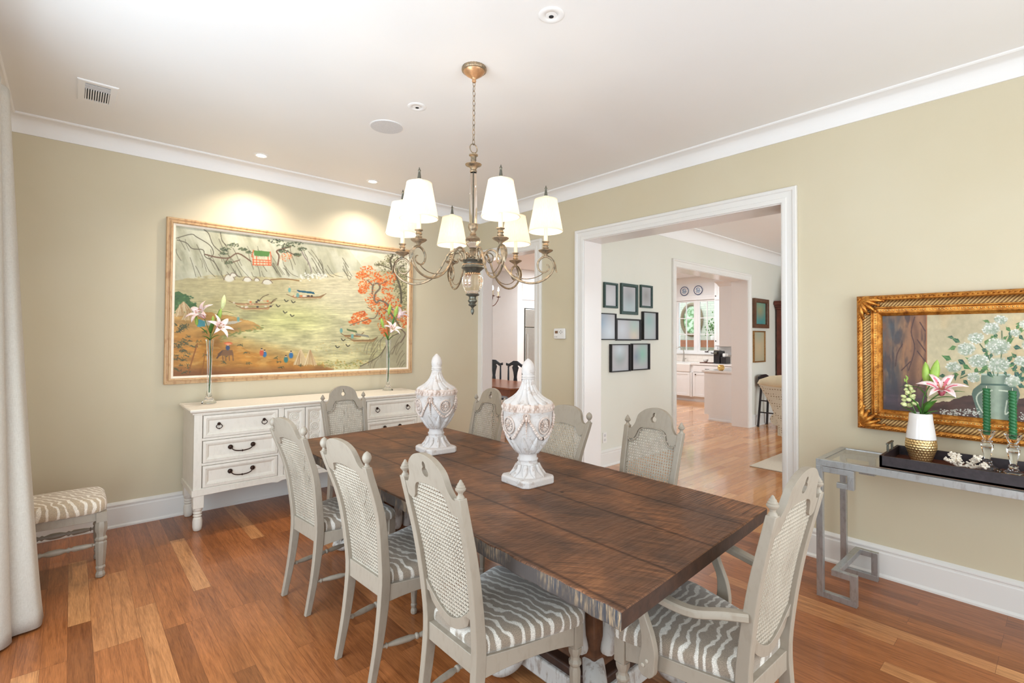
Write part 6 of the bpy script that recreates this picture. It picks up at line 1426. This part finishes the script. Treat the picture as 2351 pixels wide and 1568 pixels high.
sk = thing('farmhouse_sink', 'white apron front sink under the kitchen window', 'sink', (0, 0, 0))
b = MB(); b.box(7.27, 7.345, 1.10, 2.0, .705, .90); b.build('apron', MAT['whiteceramic'], sk, smooth=0, bev=.012); 
b = MB(); b.box(7.345, 7.72, 1.10, 2.0, .889, .905); b.build('rim', MAT['whiteceramic'], sk, smooth=0)
wt = MB(); wt.box(7.31, EX, -.2, 1.095, .886, .925); wt.box(7.725, EX, 1.095, 3.2, .886, .925); wt.box(7.31, 7.725, 2.005, 3.2, .886, .925); o = wt.build('countertop', MAT['quartz'], smooth=0); tag(o, 'white quartz worktop running under the kitchen window', 'countertop')
b = MB(); b.box(EX - .014, EX - .002, -1.06, 3.2, .926, 1.115); o = b.build('tile_backsplash', MAT['tile'], smooth=0); tag(o, 'white subway tile backsplash below the kitchen window', 'backsplash')
fa = thing('kitchen_faucet', 'brushed gooseneck faucet at the kitchen sink', 'faucet', (7.80, 1.55, .926))
b = MB(); b.lathe([(.028, 0), (.026, .01), (.020, .10), (.016, .14)], 16); b.build('faucet_body', MAT['steel'], fa, smooth=50)
b = MB(); b.tube(spline([(0, 0, .12), (0, .0, .26), (-.03, .03, .35), (-.09, .08, .37), (-.14, .12, .33), (-.15, .13, .26)], 5), .013, 10); b.build('spout', MAT['steel'], fa, smooth=60)
b = MB(); b.tube([(0, -.01, .07), (0, -.07, .08)], .012, 8); b.build('lever', MAT['steel'], fa, smooth=60)
# kitchen window: casing, two casements
kw = MB(); x = EX
for q in ((.73, .79, 1.12, 2.55), (1.84, 1.90, 1.12, 2.55), (.79, 1.84, 2.49, 2.55), (.70, 1.93, 2.55, 2.60)): kw.box(x - .022, x, *q)
kw.box(x - .05, x, .70, 1.93, 1.12, 1.165); struct(kw.build('window_5', MAT['kcab'], smooth=0, bev=.003)); w5 = bpy.data.objects['window_5']
b = MB(); b.box(x + .02, x + .08, 1.255, 1.325, 1.17, 2.49); b.build('mullion', MAT['kcab'], w5, smooth=0)
for (a0, a1) in ((.79, 1.255), (1.325, 1.84)):
    b = MB(); f_ = .045
    for q in ((a0, a1, 1.17, 1.17 + f_), (a0, a1, 2.49 - f_, 2.49), (a0, a0 + f_, 1.17 + f_, 2.49 - f_), (a1 - f_, a1, 1.17 + f_, 2.49 - f_)): b.box(x + .03, x + .07, *q)
    ym = (a0 + a1) / 2; b.box(x + .038, x + .062, ym - .011, ym + .011, 1.17 + f_, 2.49 - f_)
    for k in (1, 2): z = 1.17 + f_ + (1.32 - 2 * f_) * k / 3; b.box(x + .039, x + .061, a0 + f_, a1 - f_, z - .011, z + .011)
    s_ = b.build('sash', MAT['kcab'], w5, smooth=0); b = MB(); b.box(x + .049, x + .051, a0 + f_, a1 - f_, 1.17 + f_, 2.49 - f_); b.build('pane', MAT['glass'], s_, smooth=0)
b = MB(); b.box(x - .01, x + .03, .98, 1.06, 1.175, 1.195); b.tube([(x - .01, 1.0, 1.19), (x - .03, .93, 1.235)], .006, 8); b.build('crank_handle', MAT['bronze'], w5, smooth=40)
for (y, w_) in ((1.60, 'left'), (1.225, 'right')):
    p = thing('wall_plate', f'blue and white china plate above the kitchen window, the {w_} one', 'plate', (EX - .001, y, 2.735), 0, 'blue and white plates above the kitchen window')
    b = MB(); b.lathe([(.07, 0), (.072, .006), (.105, .018), (.118, .024), (.114, .027), (.070, .012), (.001, .011)], 48, M=Matrix.Rotation(-PI / 2, 3, 'Y')); b.build('plate_rim', plain('plate_blue_rim' + w_, lin(74, 88, 124), .2, nscale=60, var=.3), p, smooth=60)
    b = MB(); b.lathe([(.098, .0205), (.098, .0215)], 48, M=Matrix.Rotation(-PI / 2, 3, 'Y')); b.build('plate_band', MAT['whiteceramic'], p, smooth=0)
    b = MB(); b.lathe([(.074, .0215), (.074, .0225)], 48, M=Matrix.Rotation(-PI / 2, 3, 'Y')); b.build('plate_well', china('plate_transferware' + w_, 30), p, smooth=0)
# cabinets right of the window
tc = thing('wall_cabinet', 'narrow white wall cabinet with two knobs right of the kitchen window', 'cabinet', (0, 0, 0))
b = MB(); b.box(7.72, EX, .40, .70, 1.33, CEIL - .13); b.build('carcass', MAT['kcab'], tc, smooth=0)
for z0, z1, kz in ((1.35, 2.42, 1.46), (2.45, 2.92, 2.54)): cab_door(tc, .42, .68, z0, z1, 7.72, 'door', (.655, kz))
uc = thing('upper_cabinet', 'large white upper kitchen cabinet with crown seen end on', 'cabinet', (0, 0, 0))
b = MB(); b.box(5.05, 7.2, -1.07, -.70, 1.37, 2.48); b.build('carcass', MAT['kcab'], uc, smooth=0, bev=.003); b = MB(); R = []
for k, z in ((0, 2.47), (.01, 2.48), (.03, 2.52), (.07, 2.56), (.075, 2.59)): R.append([Vector((5.05 - k, -1.07, z)), Vector((7.2, -1.07, z)), Vector((7.2, -.70 + k, z)), Vector((5.05 - k, -.70 + k, z))])
b.rings(R); b.build('crown', MAT['kcab'], uc, smooth=0)
pn = thing('peninsula', 'white kitchen peninsula with plain end panel and quartz top', 'kitchen peninsula', (0, 0, 0))
b = MB(); b.box(5.0, 7.1, -1.07, -.435, .10, .885); b.box(5.0, 7.1, -1.07, -.52, 0, .10); b.build('end_panel', MAT['kcab'], pn, smooth=0, bev=.002)
b = MB(); b.box(4.97, 7.1, -1.07, -.40, .886, .922); b.build('quartz_top', MAT['quartz'], pn, smooth=0, bev=.003); b = MB(); b.box(4.985, 5.0, -1.07, -.52, 0, .03); b.build('shoe_moulding', MAT['kcab'], pn, smooth=0)
jr = thing('gold_jar', 'small round gold jar on the end of the peninsula', 'jar', (5.12, -.70, .923))
b = MB(); b.lathe([(.035, 0), (.055, .02), (.062, .05), (.055, .085), (.040, .10), (.042, .105), (.001, .106)], 28); b.build('body', MAT['goldpale'], jr, smooth=60); b = MB(); b.ball((-.05, .0, .06), .016, 8, 6, (.3, 1, 1.6)); b.build('dark_mark', MAT['darkleg'], jr, smooth=60)
cm = thing('coffee_machine', 'black capsule coffee machine on the kitchen worktop', 'coffee machine', (7.66, .50, .926))
b = MB(); b.box(-.14, .14, -.02, .13, 0, .30); b.build('body', MAT['ebony'], cm, bev=.015); b = MB(); b.box(-.12, .12, -.16, -.03, 0, .16); b.build('water_tank', MAT['ebony'], cm, bev=.01)
b = MB(); b.box(-.15, .0, .0, .12, .30, .33); b.build('top_lever', MAT['steel'], cm, bev=.008); b = MB(); b.box(-.20, -.14, .02, .10, .22, .28); b.build('brew_head', MAT['champdark'], cm, bev=.008); b = MB(); b.tube([(-.14, .12, .24), (-.14, .19, .245)], .012, 8); b.build('milk_spout', MAT['ebony'], cm, smooth=50)
b = MB(); b.box(-.08, .08, -.13, -.06, .16, .24); b.build('cup', MAT['quartz'], cm, bev=.01)
sb2 = thing('serving_board', 'small wooden board with items beside the coffee machine', 'board', (7.60, .82, .926)); b = MB(); b.box(-.09, .09, -.16, .15, 0, .018); b.build('board', MAT['traybase'], sb2, bev=.004)
b = MB(); b.lathe([(.03, 0), (.055, .03), (.06, .07), (.052, .075), (.001, .02)], 24); o = b.build('white_bowl', MAT['whiteceramic'], smooth=60); o.location = (7.60, .86, .946); tag(o, 'small white bowl on the wooden board in the kitchen', 'bowl')
# fridge, its surround and the far breakfast wall
fr = thing('refrigerator', 'tall built in stainless refrigerator seen through the narrow doorway', 'refrigerator', (0, 0, 0))
b = MB(); b.box(3.87, 5.0, 3.32, NY - .01, .10, 2.18); b.build('body', MAT['champdark'], fr, smooth=0, bev=.003); b = MB(); b.box(3.895, 4.98, 3.285, 3.32, .12, 1.74); b.build('door', MAT['steel'], fr, smooth=0, bev=.004); b = MB(); b.box(3.895, 4.98, 3.285, 3.32, 1.76, 2.17); b.build('grille_panel', MAT['steel'], fr, smooth=0, bev=.004)
b = MB(); b.tube([(3.93, 3.25, .5), (3.93, 3.25, 1.6)], .014, 10); b.build('handle', MAT['steel'], fr, smooth=60)
cs_ = thing('fridge_surround', 'white panelled cabinet enclosing the refrigerator', 'cabinet', (0, 0, 0))
b = MB(); b.box(3.66, 3.865, 3.30, NY - .01, 0, CEIL - .002); b.box(3.865, 5.1, 3.30, NY - .01, 2.19, CEIL - .002); b.build('carcass', MAT['kcab'], cs_, smooth=0)
b = MB(); R = []
for i_, d in ((0, 0), (0, -.018), (.05, -.018), (.058, -.010)): R.append([Vector((3.80 + i_, 3.30 + d, 2.38 + i_)), Vector((4.40 - i_, 3.30 + d, 2.38 + i_)), Vector((4.40 - i_, 3.30 + d, 2.88 - i_)), Vector((3.80 + i_, 3.30 + d, 2.88 - i_))])
b.rings(R); b.build('door', MAT['kcab'], cs_, smooth=0)
# breakfast table and chairs
MAT['cherry'] = plain('reddish_table_wood', lin(146, 88, 56), .25, nscale=12, var=.2)
bt = thing('breakfast_table', 'reddish wood breakfast table seen through the narrow doorway', 'table', (1.40, 1.45, 0))
b = MB(); b.box(-.47, .47, -1.0, .9, .735, .762); b.build('top', MAT['cherry'], bt, bev=.006); b = MB(); b.box(-.40, .40, -.92, .82, .63, .735); b.build('apron', MAT['cherry'], bt, smooth=0)
for sx in (-1, 1):
    for y in (-.88, .78): b = MB(); x = sx * .36; b.box(x - .035, x + .035, y - .035, y + .035, .62, .735); b.lathe([(.018, 0), (.026, .03), (.022, .10), (.032, .30), (.036, .50), (.028, .56), (.034, .62)], 16, (x, y, 0)); b.build('leg', MAT['cherry'], bt, smooth=50)
MAT['navy'] = plain('dark_blue_black_paint', lin(40, 54, 66), .35, nscale=14, var=.25)
def bchair(label, loc, rz):
    c = thing('breakfast_chair', label, 'chair', loc, rz, 'dark blue breakfast chairs')
    b = MB(); b.box(-.20, .22, -.21, .21, .43, .46); b.build('seat', MAT['navy'], c, bev=.012)
    for x in (-.17, .18):
        for s in (-1, 1): b = MB(); b.lathe([(.012, 0), (.018, .10), (.014, .2), (.020, .34), (.016, .43)], 12, (x, s * .17, 0)); b.build('leg', MAT['navy'], c, smooth=50)
    for s in (-1, 1): b = MB(); b.lathe([(.016, 0), (.013, .1), (.018, .3), (.016, .44), (.013, .50), (.017, .52), (.012, .54), (.012, .56)], 12, (-.19, s * .19, .45)); b.build('back_post', MAT['navy'], c, smooth=50)
    hw = .25; top = [(-hw, 1.045), (-.20, 1.035), (-.14, 1.055), (-.06, 1.095), (0, 1.10), (.06, 1.095), (.14, 1.055), (.20, 1.035), (hw, 1.045), (hw + .01, .995), (.20, .985), (.14, .995), (.08, 1.03), (.04, .985), (-.04, .985), (-.08, 1.03), (-.14, .995), (-.20, .985), (-hw - .01, .995)]
    top = [(-hw, 1.045), (-.18, 1.03), (-.12, 1.055), (-.05, 1.09), (.05, 1.09), (.12, 1.055), (.18, 1.03), (hw, 1.045), (hw, 1.0), (.16, .98), (.10, 1.01), (0, 1.0), (-.10, 1.01), (-.16, .98), (-hw, 1.0)]
    b = MB(); b.prism(top, (), lambda u, w, t: (-.19 + t, u, w), -.012, .012); b.build('crest_rail', MAT['navy'], c, smooth=0, bev=.003)
    sp_ = [(.05, 1.01), (.085, .97), (.05, .88), (.035, .80), (.06, .66), (.085, .58), (.06, .50), (.06, .455)]; sp_ = sp_ + [(-a, z) for a, z in reversed(sp_)]
    b = MB(); b.prism(sp_, (), lambda u, w, t: (-.19 + t, u, w), -.006, .006); b.build('vase_splat', MAT['navy'], c, smooth=0)
    return c
bc = bchair('dark blue splat back breakfast chair at the left in the narrow doorway', (1.93, 2.26, 0), PI)
dup(bc, (1.93, 1.655, 0), PI, 'dark blue splat back breakfast chair at the right in the narrow doorway')
dup(bc, (1.55, .34, 0), PI / 2, 'dark breakfast chair at the near end of the breakfast table')
# candle chandelier
MAT['rust'] = plain('rust_brown_iron', lin(104, 66, 52), .5, .6, nscale=40, var=.2)
MAT['flame'] = emit('lit_candle_bulb', (1, .88, .72), 120)
bcn = thing('candle_chandelier', 'rust brown iron chandelier with candle lights above the breakfast table', 'chandelier', (1.16, 1.40, 2.02))
b = MB(); b.lathe([(.001, -.02), (.02, 0), (.012, .03), (.02, .06), (.012, .10), (.008, .2), (.008, 1.04)], 12); b.build('stem', MAT['rust'], bcn, smooth=50)
for k in range(6):
    a = math.radians(-30 + 60 * k); ca, sa = math.cos(a), math.sin(a); b = MB(); b.tube(spline([(.015 * ca, .015 * sa, .06), (.10 * ca, .10 * sa, .0), (.19 * ca, .19 * sa, .02), (.25 * ca, .25 * sa, .10), (.26 * ca, .26 * sa, .15)], 5), .006, 8); b.build('arm', MAT['rust'], bcn, smooth=60)
    b = MB(); b.lathe([(.005, .145), (.036, .155), (.038, .160), (.010, .162), (.010, .175)], 18, (.26 * ca, .26 * sa, 0)); b.build('drip_pan', MAT['rust'], bcn, smooth=50)
    b = MB(); b.lathe([(.011, .170), (.011, .25)], 12, (.26 * ca, .26 * sa, 0)); b.build('candle', MAT['sleeve'], bcn, smooth=50)
    b = MB(); b.lathe([(.004, .25), (.012, .272), (.010, .29), (.001, .32)], 12, (.26 * ca, .26 * sa, 0)); b.build('candle_bulb', MAT['flame'], bcn, smooth=60)
# kitchen downlights, then fill lamps
for i, (x, y, w_) in enumerate(((6.6, 1.15, 'left'), (6.1, .35, 'right'))): downlight(x, y, True, f'small lit downlight in the kitchen ceiling, the {w_} one', grp='kitchen downlights')
for (x, y, pw) in ((6.3, .8, 34), (3.0, 2.2, 34), (5.0, 2.4, 26), (2.6, .2, 14)):  # added fill discs without fixtures, they brighten the kitchen
    l = bpy.data.lights.new('kitchen_fill_light', 'AREA'); l.shape = 'DISK'; l.size = .6; l.energy = pw * 1.0; l.color = (.90, .96, 1.0); o = bpy.data.objects.new('kitchen_fill_light', l); COL.objects.link(o); o.location = (x, y, CEIL - .02)
# a dark stool leg at the left edge of the kitchen opening
ks = thing('counter_stool', 'dark stool leg at the left edge of the kitchen opening', 'stool', (4.50, 1.62, 0))
for sx in (-1, 1):
    for sy in (-1, 1): b = MB(); b.bar((sx * .22, sy * .20, 0), (sx * .15, sy * .14, .64), .026); b.build('leg', MAT['ebony'], ks, smooth=0, bev=.003)
b = MB(); b.box(-.20, .20, -.19, .19, .64, .68); b.build('seat', MAT['ebony'], ks, bev=.012)

# ------------------------------------------------------------------ porch outside the kitchen window
MAT['pbrick'] = NT('whitewashed_brick'); _t = MAT['pbrick']; _b = _t.n('ShaderNodeTexBrick'); _c = _t.n('ShaderNodeTexCoord'); _s = _t.n('ShaderNodeSeparateXYZ'); _k = _t.n('ShaderNodeCombineXYZ'); _t.l(_c.outputs['Object'], _s.inputs[0]); _t.l(_s.outputs[1], _k.inputs[0]); _t.l(_s.outputs[2], _k.inputs[1]); _t.l(_k.outputs[0], _b.inputs[0])
for a_, v_ in (('Scale', 1), ('Brick Width', .22), ('Row Height', .075), ('Mortar Size', .006)): _b.inputs[a_].default_value = v_
_b.inputs['Color1'].default_value = (*lin(190, 192, 176), 1); _b.inputs['Color2'].default_value = (*lin(206, 206, 190), 1); _b.inputs['Mortar'].default_value = (*lin(168, 172, 156), 1); _t.set(_b.outputs[0], .9); MAT['pbrick'] = _t.m
b = MB(); b.box(11.2, 11.4, -1, 7, 0, 5); o = b.build('wall_porch', MAT['pbrick'], smooth=0); struct(o)
b = MB(); b.box(EX + .2, 11.4, -1, 7, -.12, -.02); o = b.build('floor_porch', MAT['rug'], smooth=0); struct(o)
mr = thing('oval_mirror', 'oval brown framed mirror on the porch wall outside the kitchen window', 'mirror', (11.2, 3.15, 2.13))
b = MB(); b.tube([(-.04, .34 * math.cos(a), .50 * math.sin(a)) for a in np.linspace(0, 2 * PI, 49)[:-1]], .055, 8, closed=True); b.build('frame', plain('olive_brown_mirror_frame', lin(122, 104, 76), .5, nscale=20, var=.2), mr, smooth=60)
MAT['paintedreflection'] = NT('painted_foliage_reflection'); _t = MAT['paintedreflection']; _n = _t.noise(_t.coord(), 9, 4); _t.set(_t.ramp(_n, [(.4, lin(90, 130, 70)), (.6, lin(200, 224, 190))]), .2); MAT['paintedreflection'] = _t.m  # reflected foliage is painted into the glass colour
b = MB(); b.lathe([(.34, .0), (.34, .01)], 40, M=Matrix.Rotation(-PI / 2, 3, 'Y') @ Matrix.Diagonal((1.47, 1, 1))); b.build('mirror_glass', MAT['paintedreflection'], mr, smooth=0)
sh_ = thing('porch_shelf', 'brown wooden shelf on the porch outside the kitchen window', 'shelf', (11.0, 2.9, 1.25)); b = MB(); b.box(-.15, .19, -1.0, 1.0, 0, .22); b.build('beam', MAT['cherry'], sh_, smooth=0)
wr = thing('potted_greenery', 'sprays of greenery standing on the porch shelf', 'plant', (10.95, 2.35, 1.471)); rg = random.Random(4)
b = MB(); b.lathe([(.05, 0), (.07, .12), (.05, .14)], 16); b.build('pot', MAT['whiteceramic'], wr, smooth=50)
b = MB()
for k in range(60): b.ball((rg.gauss(0, .06), rg.gauss(0, .12), .38 + rg.gauss(0, .14)), .03, 6, 4, (1, .5, 1))
o = b.build('foliage', MAT['green'], wr, smooth=60); o['kind'] = 'stuff'
area('porch_daylight', (9.6, 3.2, 4.6), (0.2, 0, -1), 3.0, 5.0, 55, (.92, 1, .96))
